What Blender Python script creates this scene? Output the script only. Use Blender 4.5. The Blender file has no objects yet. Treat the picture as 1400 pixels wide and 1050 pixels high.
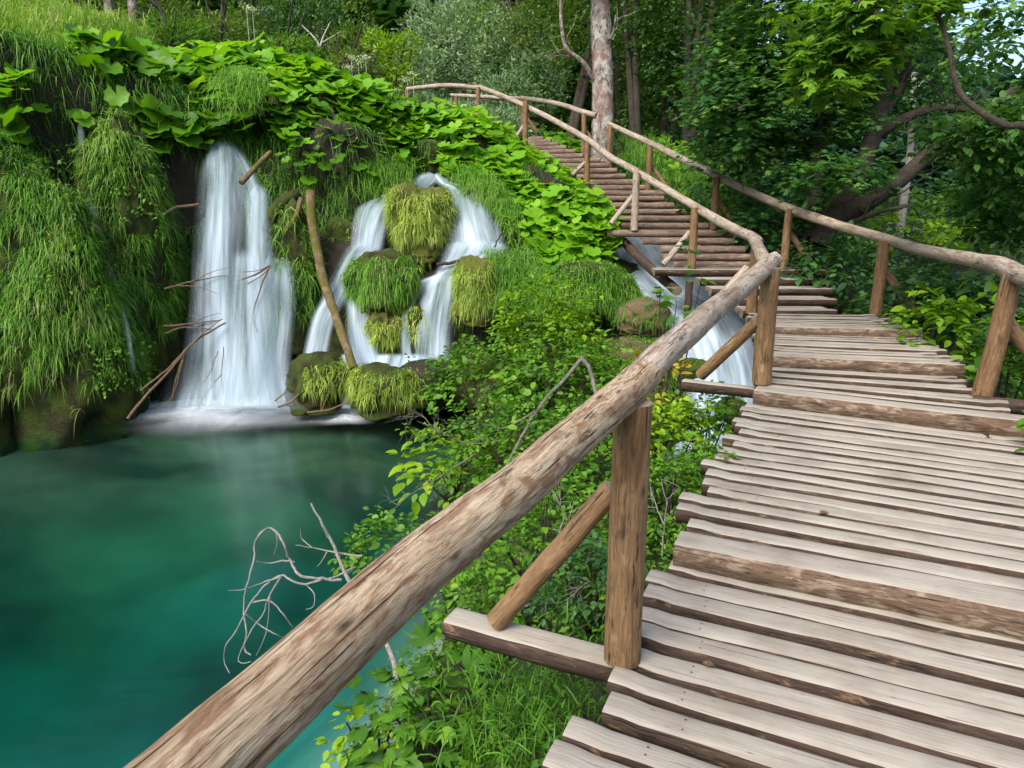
import bpy, math
import numpy as np
from mathutils import Vector
rng = np.random.default_rng(11)
C = bpy.context.scene.collection
R = math.radians
# ------------------------------------------------------------------ camera model (used to measure real positions)
PITCH = 13.5; FPX = 933.0; CAMZ = 1.61
_s, _c = math.sin(R(PITCH)), math.cos(R(PITCH))
def W(px, py, d):
    a = (px-700)/FPX; b = (525-py)/FPX
    return np.array([a*d, (_c+b*_s)*d, CAMZ+(-_s+b*_c)*d])
def Wz(px, py, z):
    b = (525-py)/FPX
    return W(px, py, (z-CAMZ)/(-_s+b*_c))
def A(*v): return np.array(v, float)
UP = A(0, 0, 1)
def nrm(v):
    v = np.asarray(v, float)
    return v/np.maximum(np.linalg.norm(v, axis=-1, keepdims=True), 1e-9)
# ------------------------------------------------------------------ smooth noise (sum of sines)
_nr = np.random.default_rng(5)
_nd = nrm(_nr.normal(size=(14, 3))); _nf = _nr.uniform(.6, 1.9, 14); _np = _nr.uniform(0, 6.28, 14)
def noise3(p, f=1.0, seed=0):
    p = np.asarray(p, float)*f + seed*7.31
    ph = (p @ _nd.T)*_nf*2.2 + _np
    ph = ph + 0.9*np.sin(np.roll(ph, 3, axis=-1)*.7)
    return np.sin(ph).mean(-1)*2.0
def fbm(p, f=1.0, seed=0, o=3):
    s = 0; a = 1
    for k in range(o):
        s = s + a*noise3(p, f*(2**k), seed+k*3); a *= .5
    return s
def ss(a, b, x):
    t = np.clip((x-a)/(b-a), 0, 1); return t*t*(3-2*t)
# ------------------------------------------------------------------ mesh builder
class MB:
    def __init__(s):
        s.v = []; s.n = 0; s.q = []; s.t = []; s.qm = []; s.tm = []; s.r = []; s.lc = []; s.uv = []; s.poly = []
    def add(s, v, quads=None, tris=None, mat=0, rnd=None, lc=None, uv=None):
        v = np.asarray(v, float).reshape(-1, 3); k = len(v)
        s.v.append(v)
        s.r.append(np.zeros(k) if rnd is None else np.broadcast_to(np.asarray(rnd, float), (k,)))
        s.lc.append(v if lc is None else np.asarray(lc, float).reshape(-1, 3))
        s.uv.append(np.zeros((k, 2)) if uv is None else np.asarray(uv, float).reshape(-1, 2))
        if quads is not None and len(quads):
            q = np.asarray(quads, np.int64).reshape(-1, 4)+s.n; s.q.append(q)
            s.qm.append(np.broadcast_to(np.asarray(mat), (len(q),)))
        if tris is not None and len(tris):
            t = np.asarray(tris, np.int64).reshape(-1, 3)+s.n; s.t.append(t)
            s.tm.append(np.broadcast_to(np.asarray(mat), (len(t),)))
        s.n += k
    def mesh(s, name, mats, smooth=True):
        me = bpy.data.meshes.new(name)
        v = np.concatenate(s.v)
        q = np.concatenate(s.q) if s.q else np.zeros((0, 4), np.int64)
        t = np.concatenate(s.t) if s.t else np.zeros((0, 3), np.int64)
        mi = np.concatenate(([np.zeros(0, int)]+s.qm+s.tm))
        loops = np.concatenate([q.ravel(), t.ravel()]).astype(np.int32)
        st = np.concatenate([np.arange(len(q))*4, len(q)*4+np.arange(len(t))*3]).astype(np.int32)
        me.vertices.add(len(v)); me.vertices.foreach_set('co', v.ravel().astype(np.float32))
        me.loops.add(len(loops)); me.loops.foreach_set('vertex_index', loops)
        me.polygons.add(len(st)); me.polygons.foreach_set('loop_start', st)
        for m in mats: me.materials.append(m)
        me.polygons.foreach_set('material_index', mi.astype(np.int32))
        me.polygons.foreach_set('use_smooth', np.full(len(st), smooth))
        a = me.attributes.new('rnd', 'FLOAT', 'POINT'); a.data.foreach_set('value', np.concatenate(s.r).astype(np.float32))
        a = me.attributes.new('lc', 'FLOAT_VECTOR', 'POINT'); a.data.foreach_set('vector', np.concatenate(s.lc).ravel().astype(np.float32))
        uv = np.concatenate(s.uv)
        if np.any(uv):
            u = me.uv_layers.new(name='UVMap'); u.data.foreach_set('uv', uv[loops].ravel().astype(np.float32))
        me.update(calc_edges=True); me.validate()
        return me
    def build(s, name, mats, parent=None, smooth=True):
        if not isinstance(mats, (list, tuple)): mats = [mats]
        o = bpy.data.objects.new(name, s.mesh(name, mats, smooth)); C.objects.link(o)
        if parent is not None:
            o.parent = parent
            if parent.type == 'EMPTY': o.matrix_parent_inverse = parent.matrix_world.inverted() if False else o.matrix_parent_inverse
        return o
def tag(o, label, cat=None, group=None, kind=None):
    o['label'] = label
    if cat: o['category'] = cat
    if group: o['group'] = group
    if kind: o['kind'] = kind
    return o
def thing(name, label, cat, group=None, loc=(0, 0, 0)):
    o = bpy.data.objects.new(name, None); C.objects.link(o); o.location = loc; o.empty_display_size = .2
    return tag(o, label, cat, group)
def put(o, root):
    """parent a mesh built in world coordinates under a root, keeping it where it is"""
    o.parent = root
    L = root.location
    if any(abs(x) > 1e-9 for x in L):
        o.data.transform(__import__('mathutils').Matrix.Translation(-Vector(L)))
    return o
# ------------------------------------------------------------------ materials
class NT:
    def __init__(s, name, disp=False):
        s.m = bpy.data.materials.new(name); s.m.use_nodes = True; s.t = s.m.node_tree; s.t.nodes.clear()
        s.out = s.N('ShaderNodeOutputMaterial')
    def N(s, typ, **kw):
        n = s.t.nodes.new(typ)
        for k, v in kw.items():
            if k.startswith('i_'):
                key = k[2:].replace('_', ' ')
                n.inputs[int(key) if key.isdigit() else key].default_value = v
            else: setattr(n, k, v)
        return n
    def L(s, a, b): s.t.links.new(a, b)
    def attr(s, name): return s.N('ShaderNodeAttribute', attribute_name=name)
    def noise(s, vec, scale, detail=4, rough=.55, stretch=None, dist=0.0):
        if stretch is not None:
            mp = s.N('ShaderNodeMapping'); mp.inputs['Scale'].default_value = stretch; s.L(vec, mp.inputs['Vector']); vec = mp.outputs[0]
        n = s.N('ShaderNodeTexNoise'); n.inputs['Scale'].default_value = scale; n.inputs['Detail'].default_value = detail
        n.inputs['Roughness'].default_value = rough; n.inputs['Distortion'].default_value = dist
        s.L(vec, n.inputs['Vector']); return n.outputs['Fac']
    def ramp(s, fac, stops, interp='LINEAR'):
        r = s.N('ShaderNodeValToRGB'); r.color_ramp.interpolation = interp
        e = r.color_ramp.elements
        while len(e) < len(stops): e.new(.5)
        for k, (p, c) in enumerate(stops):
            e[k].position = p; c = c if isinstance(c, (tuple, list)) else (c, c, c)
            e[k].color = (*c, 1)
        s.L(fac, r.inputs['Fac']); return r.outputs['Color']
    def mix(s, fac, a, b, mode='MIX'):
        n = s.N('ShaderNodeMix', data_type='RGBA', blend_type=mode)
        if isinstance(fac, float): n.inputs[0].default_value = fac
        else: s.L(fac, n.inputs[0])
        for x, i in ((a, 6), (b, 7)):
            if isinstance(x, tuple): n.inputs[i].default_value = (*x, 1)
            else: s.L(x, n.inputs[i])
        return n.outputs[2]
    def math(s, op, a, b=None):
        n = s.N('ShaderNodeMath', operation=op)
        for x, i in ((a, 0), (b, 1)):
            if x is None: continue
            if isinstance(x, (int, float)): n.inputs[i].default_value = x
            else: s.L(x, n.inputs[i])
        return n.outputs[0]
    def bump(s, h, strength=.5, dist=.01):
        n = s.N('ShaderNodeBump'); n.inputs['Strength'].default_value = strength; n.inputs['Distance'].default_value = dist
        s.L(h, n.inputs['Height']); return n.outputs[0]
    def bsdf(s, col, rough=.7, spec=.3, normal=None):
        p = s.N('ShaderNodeBsdfPrincipled'); p.inputs['Roughness'].default_value = rough if isinstance(rough, float) else .5
        p.inputs['Specular IOR Level'].default_value = spec
        if isinstance(col, tuple): p.inputs['Base Color'].default_value = (*col, 1)
        else: s.L(col, p.inputs['Base Color'])
        if normal is not None: s.L(normal, p.inputs['Normal'])
        return p
    def fin(s, sh): s.L(sh, s.out.inputs['Surface']); return s.m
def leaf_mat(name, cols, trans=.4, rough=.5, spec=.3, tcol=1.3):
    n = NT(name); a = n.attr('rnd').outputs['Fac']
    col = n.ramp(a, [(k/(len(cols)-1), c) for k, c in enumerate(cols)])
    geo = n.N('ShaderNodeNewGeometry')
    nz = n.noise(geo.outputs['Position'], 1.1, 3)
    col = n.mix(n.ramp(nz, [(.3, .0), (.7, .55)]), col, n.mix(1.0, col, (.55, .72, .6), 'MULTIPLY'))
    p = n.bsdf(col, rough, spec)
    t = n.N('ShaderNodeBsdfTranslucent'); n.L(n.mix(1.0, col, (tcol*1.05, tcol, tcol*.5), 'MULTIPLY'), t.inputs['Color'])
    m = n.N('ShaderNodeMixShader'); m.inputs[0].default_value = trans
    n.L(p.outputs[0], m.inputs[1]); n.L(t.outputs[0], m.inputs[2])
    return n.fin(m.outputs[0])
def wood_mat(name, base, streak, patch, crack, pth=(.52, .66), bump=.5, streakf=(.35, .68), rough=.75):
    n = NT(name); lc = n.attr('lc').outputs['Vector']
    g1 = n.noise(lc, 1.0, 8, .70, (95, 95, 9), .8)
    g2 = n.noise(lc, 1.0, 5, .62, (30, 30, 2.0), .9)
    g3 = n.noise(lc, 1.0, 7, .68, (24, 24, 7.0), .7)
    g4 = n.noise(lc, 1.0, 4, .55, (130, 130, 3.0), .5)
    col = n.mix(n.ramp(g1, [(streakf[0], 0.), (streakf[1], .8)]), base, streak)
    col = n.mix(n.ramp(g3, [(pth[0], 0.), (pth[1], .85)]), col, patch)
    big = n.noise(lc, 1.0, 5, .65, (10, 10, 2.2), .6)
    col = n.mix(n.ramp(big, [(.36, .8), (.52, 0.)]), col, n.mix(1.0, col, (.50, .42, .36), 'MULTIPLY'))
    g5 = n.noise(lc, 1.0, 5, .7, (55, 55, 9.0), .3); col = n.mix(n.ramp(n.math('MULTIPLY', g5, big), [(.30, 0.), (.38, .75)]), col, crack)
    ck = n.ramp(g2, [(.60, 0.), (.66, .9)]); col = n.mix(n.ramp(n.math('MULTIPLY', ck, g1), [(.3, 0.), (.5, .9)]), col, crack)
    ck2 = n.ramp(g4, [(.31, .95), (.38, 0.)]); col = n.mix(ck2, col, crack)
    vk = n.N('ShaderNodeTexVoronoi'); vk.inputs['Scale'].default_value = 1.0
    mp = n.N('ShaderNodeMapping'); mp.inputs['Scale'].default_value = (14, 14, 4.5); n.L(lc, mp.inputs['Vector']); n.L(mp.outputs[0], vk.inputs['Vector'])
    col = n.mix(n.ramp(vk.outputs['Distance'], [(.05, .85), (.13, 0.)]), col, crack)
    h = n.math('ADD', n.math('MULTIPLY', g1, .6), n.math('MULTIPLY', ck2, -.5)); h = n.math('ADD', h, n.math('MULTIPLY', g2, -.5))
    return n.fin(n.bsdf(col, rough, .25, n.bump(h, bump, .012)).outputs[0])
M = {}
M['rail'] = wood_mat('weathered_rail_wood', (.46, .36, .24), (.165, .10, .052), (.20, .105, .055), (.022, .015, .011), (.50, .60), 1.0, (.44, .66))
M['rail_grey'] = wood_mat('bleached_rail_wood', (.40, .34, .27), (.17, .125, .09), (.24, .16, .10), (.04, .03, .022), (.53, .64), .9, (.42, .66))
M['post'] = wood_mat('golden_post_wood', (.25, .15, .072), (.08, .045, .022), (.34, .23, .125), (.02, .013, .009), (.55, .68), .7)
M['step'] = wood_mat('worn_step_log', (.17, .11, .07), (.06, .04, .028), (.30, .23, .165), (.016, .011, .008), (.50, .60), 1.0)
M['bark'] = wood_mat('dark_log_side', (.075, .047, .032), (.024, .016, .012), (.21, .13, .072), (.012, .009, .007), (.57, .66), 1.0)
M['tread'] = wood_mat('stair_log_wood', (.26, .185, .135), (.085, .054, .04), (.36, .28, .215), (.025, .017, .014), (.53, .66), .8)
M['cut'] = wood_mat('sawn_log_end', (.30, .23, .17), (.17, .12, .085), (.2, .15, .11), (.06, .045, .035))
def plank_mat():
    n = NT('worn_plank_top'); lc = n.attr('lc').outputs['Vector']; r = n.attr('rnd').outputs['Fac']
    g1 = n.noise(lc, 1.0, 7, .66, (110, 110, 3.5), .4); g2 = n.noise(lc, 1.0, 4, .55, (11, 11, 1.4), .5)
    g3 = n.noise(lc, 1.0, 3, .5, (170, 170, 2.4), .4)
    col = n.mix(n.ramp(g2, [(.3, 0.), (.72, 1.)]), (.365, .33, .272), (.27, .243, .196))
    col = n.mix(n.ramp(r, [(0., 0.), (1., .5)]), col, (.30, .265, .225))
    col = n.mix(n.ramp(g1, [(.42, 0.), (.70, .5)]), col, (.18, .148, .12))
    col = n.mix(n.ramp(g3, [(.30, .85), (.37, 0.)]), col, (.09, .068, .052))
    vk = n.N('ShaderNodeTexVoronoi'); vk.inputs['Scale'].default_value = 1.0
    mp = n.N('ShaderNodeMapping'); mp.inputs['Scale'].default_value = (22, 22, 7); n.L(lc, mp.inputs['Vector']); n.L(mp.outputs[0], vk.inputs['Vector'])
    col = n.mix(n.ramp(vk.outputs['Distance'], [(.04, .75), (.1, 0.)]), col, (.13, .1, .08))
    dirt = n.noise(lc, 1.0, 4, .6, (3, 3, 2.2)); col = n.mix(n.ramp(dirt, [(.48, 0.), (.68, .7)]), col, (.175, .142, .11))
    h = n.math('ADD', n.math('MULTIPLY', g1, .5), g3)
    return n.fin(n.bsdf(col, .8, .2, n.bump(h, .45, .006)).outputs[0])
M['plank'] = plank_mat()
def rock_mat(name, c1, c2, c3, moss=None, mth=(.45, .6), sc=3.0):
    n = NT(name); geo = n.N('ShaderNodeNewGeometry'); p = geo.outputs['Position']
    a = n.noise(p, sc, 6, .62); b = n.noise(p, sc*5, 5, .6); c = n.noise(p, sc*.6, 3)
    col = n.mix(n.ramp(a, [(.35, 0.), (.65, 1.)]), c1, c2); col = n.mix(n.ramp(b, [(.5, 0.), (.75, .8)]), col, c3)
    if moss: col = n.mix(n.ramp(c, [(mth[0], 0.), (mth[1], .95)]), col, n.mix(b, tuple(x*.55 for x in moss), tuple(x*1.35 for x in moss)))
    f = n.noise(p, sc*18, 4, .6)
    h = n.math('ADD', n.math('MULTIPLY', b, .7), n.math('MULTIPLY', f, .4))
    return n.fin(n.bsdf(col, .85, .2, n.bump(n.math('ADD', h, a), .9, .06)).outputs[0])
M['soil'] = rock_mat('damp_forest_soil', (.030, .024, .016), (.055, .043, .028), (.02, .022, .012), (.035, .055, .014), (.42, .62))
M['moss'] = rock_mat('dark_mossy_tufa', (.038, .036, .012), (.022, .024, .009), (.065, .05, .022), (.055, .085, .010), (.40, .60), 6)
M['moss_bright'] = rock_mat('olive_moss', (.10, .105, .018), (.06, .075, .014), (.14, .12, .03), (.11, .13, .02), (.35, .6), 5)
M['wetrock'] = rock_mat('wet_cave_rock', (.02, .018, .014), (.04, .032, .022), (.012, .012, .01), (.03, .036, .01), (.5, .7), 3)
M['tufa'] = rock_mat('brown_tufa_rock', (.17, .12, .065), (.10, .07, .035), (.24, .18, .10), (.10, .10, .025), (.55, .72), 5)
M['bark_tree'] = rock_mat('dark_tree_bark', (.045, .036, .028), (.075, .06, .046), (.03, .025, .02), (.06, .07, .035), (.55, .75), 7)
M['bark_lichen'] = rock_mat('grey_lichen_bark', (.20, .165, .14), (.40, .38, .34), (.07, .05, .042), (.26, .27, .22), (.5, .6), 4.5)
M['bark_pale'] = rock_mat('pale_dry_branch', (.42, .37, .33), (.52, .47, .42), (.25, .2, .16), None, sc=14)
M['bark_grey'] = rock_mat('grey_branch_bark', (.17, .145, .12), (.26, .23, .2), (.08, .065, .05), (.14, .15, .11), (.5, .65), 9)
M['deadwood'] = rock_mat('brown_deadwood', (.24, .17, .085), (.10, .065, .035), (.34, .26, .14), (.13, .12, .025), (.44, .56), 7)
def lichen_mat():
    n = NT('grey_lichen_bark'); p = n.N('ShaderNodeNewGeometry').outputs['Position']
    a = n.noise(p, 3.2, 5, .7, (1, 1, .7)); b = n.noise(p, 9, 5, .7, (1, 1, .45)); c = n.noise(p, 1.6, 4, .6)
    col = n.mix(n.ramp(a, [(.47, 0.), (.53, 1.)]), (.19, .155, .135), (.31, .295, .265))
    col = n.mix(n.ramp(b, [(.52, 0.), (.58, .85)]), col, (.06, .044, .037)); col = n.mix(n.ramp(c, [(.54, 0.), (.58, .8)]), col, (.17, .095, .075))
    col = n.mix(n.ramp(n.noise(p, 6, 4, .6), [(.56, 0.), (.62, .6)]), col, (.27, .27, .235))
    return n.fin(n.bsdf(col, .9, .1, n.bump(n.math('ADD', a, b), 1.0, .06)).outputs[0])
M['bark_lichen'] = lichen_mat()
M['drybranch'] = rock_mat('brown_dry_branch', (.25, .16, .095), (.17, .11, .065), (.32, .22, .14), None, sc=12)
G = leaf_mat
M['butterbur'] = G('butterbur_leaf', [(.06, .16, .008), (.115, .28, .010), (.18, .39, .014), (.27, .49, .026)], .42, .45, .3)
M['grass'] = G('hanging_grass_blade', [(.045, .125, .012), (.08, .21, .018), (.14, .32, .03), (.26, .40, .07)], .3, .5, .25)
M['grass_pale'] = G('pale_mound_grass', [(.15, .23, .03), (.27, .38, .05), (.42, .52, .09), (.56, .58, .20)], .3, .5, .25)
M['meadow'] = G('meadow_grass', [(.12, .24, .025), (.19, .34, .04), (.29, .44, .065), (.44, .47, .17)], .35, .5, .25)
M['shrub_bright'] = G('bright_shrub_leaf', [(.08, .18, .006), (.15, .29, .008), (.23, .39, .012), (.32, .47, .02)], .42)
M['shrub_mid'] = G('mid_green_shrub_leaf', [(.045, .13, .010), (.075, .19, .012), (.115, .26, .016), (.18, .34, .025)], .38)
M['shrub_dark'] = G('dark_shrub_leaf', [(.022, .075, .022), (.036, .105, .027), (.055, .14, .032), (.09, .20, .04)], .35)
M['maple'] = G('shade_tinted_maple_leaf', [(.032, .10, .03), (.052, .145, .035), (.085, .205, .04), (.14, .28, .045)], .42)  # darker, bluer maple green with the wood's deep shade put into the colour
M['maple_bright'] = G('sun_tinted_maple_leaf', [(.06, .155, .012), (.10, .22, .014), (.15, .29, .018), (.23, .37, .025)], .45)  # lighter copy of the maple green, sunlight put into the colour
M['forest'] = G('forest_leaf', [(.024, .075, .018), (.042, .11, .024), (.062, .15, .03), (.10, .20, .04)], .3)
M['forest_yellow'] = G('light_forest_leaf', [(.06, .12, .014), (.09, .17, .02), (.14, .22, .03), (.19, .26, .04)], .35)
M['willow'] = G('grey_willow_leaf', [(.13, .21, .10), (.18, .28, .14), (.24, .35, .18), (.32, .43, .24)], .3)
M['distant'] = G('haze_tinted_hillside_leaf', [(.03, .085, .055), (.045, .12, .075), (.06, .15, .085), (.10, .20, .10)], .3)  # blue of the distant air mixed into the leaf colour
M['moss_grass'] = G('short_hanging_grass', [(.035, .115, .012), (.068, .195, .016), (.125, .30, .026), (.23, .41, .055), (.28, .30, .10)], .3, .5, .2)
M['dry_grass'] = G('dry_brown_grass', [(.12, .09, .035), (.20, .15, .06), (.27, .21, .10), (.22, .22, .08)], .25, .6, .15)
M['flower'] = leaf_mat('white_umbel_flower', [(.5, .52, .42), (.7, .72, .6)], .3)
M['yellow_leaf'] = G('yellowing_leaf', [(.35, .28, .02), (.45, .3, .03), (.3, .34, .03)], .4)
def fall_mat(name, dens=1.0, tint=(.66, .77, .87), veil=.35, green=.25, k=1.0):
    """silky long-exposure water: streaks run down the sheet (v in metres), soft see-through edges"""
    n = NT(name); uv = n.N('ShaderNodeUVMap'); uv.uv_map = 'UVMap'; v = uv.outputs[0]
    ed = n.attr('rnd').outputs['Fac']
    a = n.noise(v, 1.0, 5, .55, (9*k, .55, 1), .25); b = n.noise(v, 1.0, 4, .5, (32*k, .5, 1), .2); c = n.noise(v, 1.0, 3, .5, (3.2*k, .45, 1), .2)
    d = n.math('ADD', n.math('MULTIPLY', a, .55), n.math('ADD', n.math('MULTIPLY', b, .2), n.math('MULTIPLY', c, .5)))
    al = n.ramp(d, [(.42, veil), (.78, 1.)])
    al = n.math('MULTIPLY', al, n.math('MULTIPLY', ed, dens))
    al = n.math('MINIMUM', al, 1.0)
    col = n.mix(n.ramp(c, [(.35, green), (.6, 0.)]), tint, (.24, .42, .33))
    col = n.mix(n.ramp(a, [(.4, .3), (.62, 0.)]), col, (.36, .48, .60))
    bm = n.bump(n.math('ADD', a, n.math('MULTIPLY', b, .5)), .35, .04)
    df = n.N('ShaderNodeBsdfDiffuse'); n.L(col, df.inputs['Color']); n.L(bm, df.inputs['Normal'])
    tl = n.N('ShaderNodeBsdfTranslucent'); n.L(col, tl.inputs['Color'])
    ml = n.N('ShaderNodeMixShader'); ml.inputs[0].default_value = .35; n.L(df.outputs[0], ml.inputs[1]); n.L(tl.outputs[0], ml.inputs[2])
    tr = n.N('ShaderNodeBsdfTransparent')
    mx = n.N('ShaderNodeMixShader'); n.L(al, mx.inputs[0]); n.L(tr.outputs[0], mx.inputs[1]); n.L(ml.outputs[0], mx.inputs[2])
    return n.fin(mx.outputs[0])
M['fall'] = fall_mat('silky_waterfall', .9, veil=.12, green=.55)
M['fall_thin'] = fall_mat('thin_waterfall_veil', .75, (.72, .82, .86), .1, .6)
M['stream'] = fall_mat('silky_stream', 1.25, (.62, .73, .86), .3, .25, 1.1)
M['foam'] = fall_mat('soft_foam', 2.4, (.92, .96, 1.0), .75, .0, .5)
def water_mat():
    n = NT('turquoise_pool_water'); geo = n.N('ShaderNodeNewGeometry')
    p = geo.outputs['Position']
    w = n.noise(p, 1.0, 3, .5, (1.6, 3.2, 1)); w2 = n.noise(p, 1.0, 2, .5, (5, 9, 1))
    bm = n.bump(n.math('ADD', w, n.math('MULTIPLY', w2, .2)), .07, .08)
    gl = n.N('ShaderNodeBsdfGlossy'); gl.inputs['Roughness'].default_value = .16; n.L(bm, gl.inputs['Normal'])
    tr = n.N('ShaderNodeBsdfTransparent')
    fr = n.N('ShaderNodeFresnel'); fr.inputs['IOR'].default_value = 1.33
    bf = n.N('ShaderNodeNewGeometry')
    f = n.math('MULTIPLY', fr.outputs[0], n.math('SUBTRACT', 1.0, bf.outputs['Backfacing']))
    mx = n.N('ShaderNodeMixShader'); n.L(f, mx.inputs[0]); n.L(tr.outputs[0], mx.inputs[1]); n.L(gl.outputs[0], mx.inputs[2])
    va = n.N('ShaderNodeVolumeAbsorption'); va.inputs['Color'].default_value = (.04, .85, .835, 1); va.inputs['Density'].default_value = .82
    n.L(va.outputs[0], n.out.inputs['Volume'])
    return n.fin(mx.outputs[0])
M['water'] = water_mat()
def bed_mat():
    n = NT('pale_travertine_bed'); geo = n.N('ShaderNodeNewGeometry'); p = geo.outputs['Position']
    a = n.noise(p, 1.0, 2, .4, (.35, .6, .5), .1); b = n.noise(p, 1.7, 4, .55)
    sep = n.N('ShaderNodeSeparateXYZ'); n.L(p, sep.inputs[0])
    shallow = n.N('ShaderNodeMapRange'); shallow.inputs[1].default_value = -3.5; shallow.inputs[2].default_value = -2.2; n.L(sep.outputs[2], shallow.inputs[0])
    yy = n.N('ShaderNodeMapRange'); yy.inputs[1].default_value = 4.6; yy.inputs[2].default_value = 8.6; n.L(sep.outputs[1], yy.inputs[0])
    k = n.math('ADD', n.math('MULTIPLY', a, .9), n.math('MULTIPLY', yy.outputs[0], .75))  # far bed darker: olive stones, plus the dark cliff reflection put into the colour
    col = n.mix(n.ramp(k, [(.42, 0.), (.95, .97)]), (.165, .21, .175), n.mix(n.ramp(n.noise(p, 1.0, 3, .5, (.38, .8, .5), .2), [(.36, 0.), (.66, 1.)]), (.018, .02, .013), (.088, .078, .042)))
    col = n.mix(n.ramp(b, [(.45, 0.), (.85, .4)]), col, (.03, .03, .018))
    return n.fin(n.bsdf(col, .9, .1).outputs[0])
M['bed'] = bed_mat()
def hill_mat():
    n = NT('wooded_hill_ground'); geo = n.N('ShaderNodeNewGeometry'); p = geo.outputs['Position']
    a = n.noise(p, .6, 6, .65); col = n.mix(n.ramp(a, [(.35, 0.), (.65, 1.)]), (.015, .035, .012), (.035, .07, .022))
    return n.fin(n.bsdf(col, .9, .1).outputs[0])
M['hill'] = hill_mat()
# ------------------------------------------------------------------ generators
def resample(P, n):
    P = np.asarray(P, float); s = np.r_[0, np.cumsum(np.linalg.norm(np.diff(P[:, :3], axis=0), axis=1))]
    t = np.linspace(0, s[-1], n); return np.stack([np.interp(t, s, P[:, k]) for k in range(P.shape[1])], 1)
def smoothline(P, n):
    """Catmull-Rom through P (any columns), n samples"""
    P = np.asarray(P, float)
    if len(P) == 2: return resample(P, n)
    Q = np.vstack([2*P[0]-P[1], P, 2*P[-1]-P[-2]]); out = []
    m = max(4, int(4*n/len(P)))
    for i in range(1, len(Q)-2):
        t = np.linspace(0, 1, m, endpoint=False)[:, None]
        a, b, c, d = Q[i-1], Q[i], Q[i+1], Q[i+2]
        out.append(.5*((2*b)+(-a+c)*t+(2*a-5*b+4*c-d)*t*t+(-a+3*b-3*c+d)*t**3))
    out.append(P[-1:]); return resample(np.vstack(out), n)
def frames(P):
    T = nrm(np.gradient(P, axis=0)); ref = A(0, 0, 1) if abs(T[0][2]) < .9 else A(1, 0, 0)
    n = nrm(np.cross(T[0], ref)); N = []
    for t in T:
        n = n-t*np.dot(n, t); n = n/np.linalg.norm(n); N.append(n)
    N = np.array(N); return T, N, np.cross(T, N)
def tube(mb, P, r, sides=8, wob=0.0, mat=0, cap=None, off=None, rnd=0., wf=6.0):
    P = np.asarray(P, float); k = len(P); r = np.broadcast_to(np.asarray(r, float), (k,))
    T, N, B = frames(P); th = np.arange(sides)/sides*2*np.pi
    off = rng.uniform(0, 50) if off is None else off
    s = np.r_[0, np.cumsum(np.linalg.norm(np.diff(P, axis=0), axis=1))]
    ring = N[:, None]*np.cos(th)[None, :, None]+B[:, None]*np.sin(th)[None, :, None]
    rr = np.repeat(r[:, None], sides, 1)
    if wob:
        q = np.stack([np.cos(th)[None]*np.ones((k, 1)), np.sin(th)[None]*np.ones((k, 1)), (s*wf)[:, None]*np.ones((1, sides))], -1)
        rr = rr*(1+wob*fbm(q, .6, off)[...])
    v = P[:, None]+ring*rr[..., None]
    lc = np.stack([np.cos(th)[None]*rr, np.sin(th)[None]*rr, (s+off)[:, None]*np.ones((1, sides))], -1)
    i = np.arange(k-1)[:, None]*sides; j = np.arange(sides)[None]; j2 = (j+1) % sides
    q = np.stack([i+j, i+j2, i+sides+j2, i+sides+j], -1).reshape(-1, 4)
    mb.add(v, q, None, mat, rnd, lc)
    if cap is not None:
        for e, sgn in ((0, -1), (k-1, 1)):
            c = np.vstack([v[e], P[e]+T[e]*sgn*r[e]*.08]); l = np.vstack([lc[e]*A(3, 3, 1), [[0, 0, off+e]]])
            tr = np.stack([np.arange(sides), (np.arange(sides)+1) % sides, np.full(sides, sides)], 1)
            mb.add(c, None, tr if sgn > 0 else tr[:, ::-1], cap, rnd, l)
def place(mb, tv, tt, P, D, Nn, S, rnd, mat=0, curl=None):
    """bake a leaf template (y along the leaf, z normal) at many points"""
    P = np.asarray(P, float); n = len(P)
    if n == 0: return
    D = nrm(D); X = nrm(np.cross(D, Nn)); Z = np.cross(X, D)
    S = np.broadcast_to(np.asarray(S, float), (n,))
    v = P[:, None]+S[:, None, None]*(tv[None, :, 0:1]*X[:, None]+tv[None, :, 1:2]*D[:, None]+tv[None, :, 2:3]*Z[:, None])
    k = len(tv); f = (np.arange(n)*k)[:, None, None]+tt[None]
    mb.add(v, None, f.reshape(-1, 3), mat, np.repeat(rnd, k))
def fan(pts, centre):
    tv = np.vstack([pts, [centre]]); k = len(pts)
    return tv, np.array([[i, (i+1) % k, k] for i in range(k)])
_diam = A(*[0]*0).reshape(0, 3)
T_SIMPLE = (np.array([(0, 0, 0), (-.3, .45, .06), (0, 1, -.08), (.3, .45, .06)], float), np.array([(0, 3, 2), (0, 2, 1)]))
T_OVATE = (np.array([(0, 0, 0), (-.26, .22, .05), (-.3, .5, .06), (-.16, .8, 0), (0, 1, -.1), (.16, .8, 0), (.3, .5, .06), (.26, .22, .05), (0, .3, -.02), (0, .62, -.02)], float),
           np.array([(0, 8, 1), (1, 8, 2), (8, 9, 2), (2, 9, 3), (3, 9, 4), (4, 9, 5), (5, 9, 6), (6, 9, 8), (6, 8, 7), (7, 8, 0)]))
_t = []
for k, (ang, rad) in enumerate([(-100, .28), (-62, .5), (-72, .26), (-38, .42), (-30, .68), (-20, .36), (0, .62)]):
    _t.append((math.sin(R(ang))*rad, math.cos(R(ang))*rad+.3))
_m = [(0, .08)]+[(-.12, .12)]+[(x, y) for x, y in _t]+[(-x, y) for x, y in _t[:-1][::-1]]+[(.12, .12)]
T_MAPLE = fan(np.array([(x*1.25, y, .05*math.cos(i*2.1)-.25*x*x) for i, (x, y) in enumerate(_m)]), (0, .32, .03))
_k = []
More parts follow.
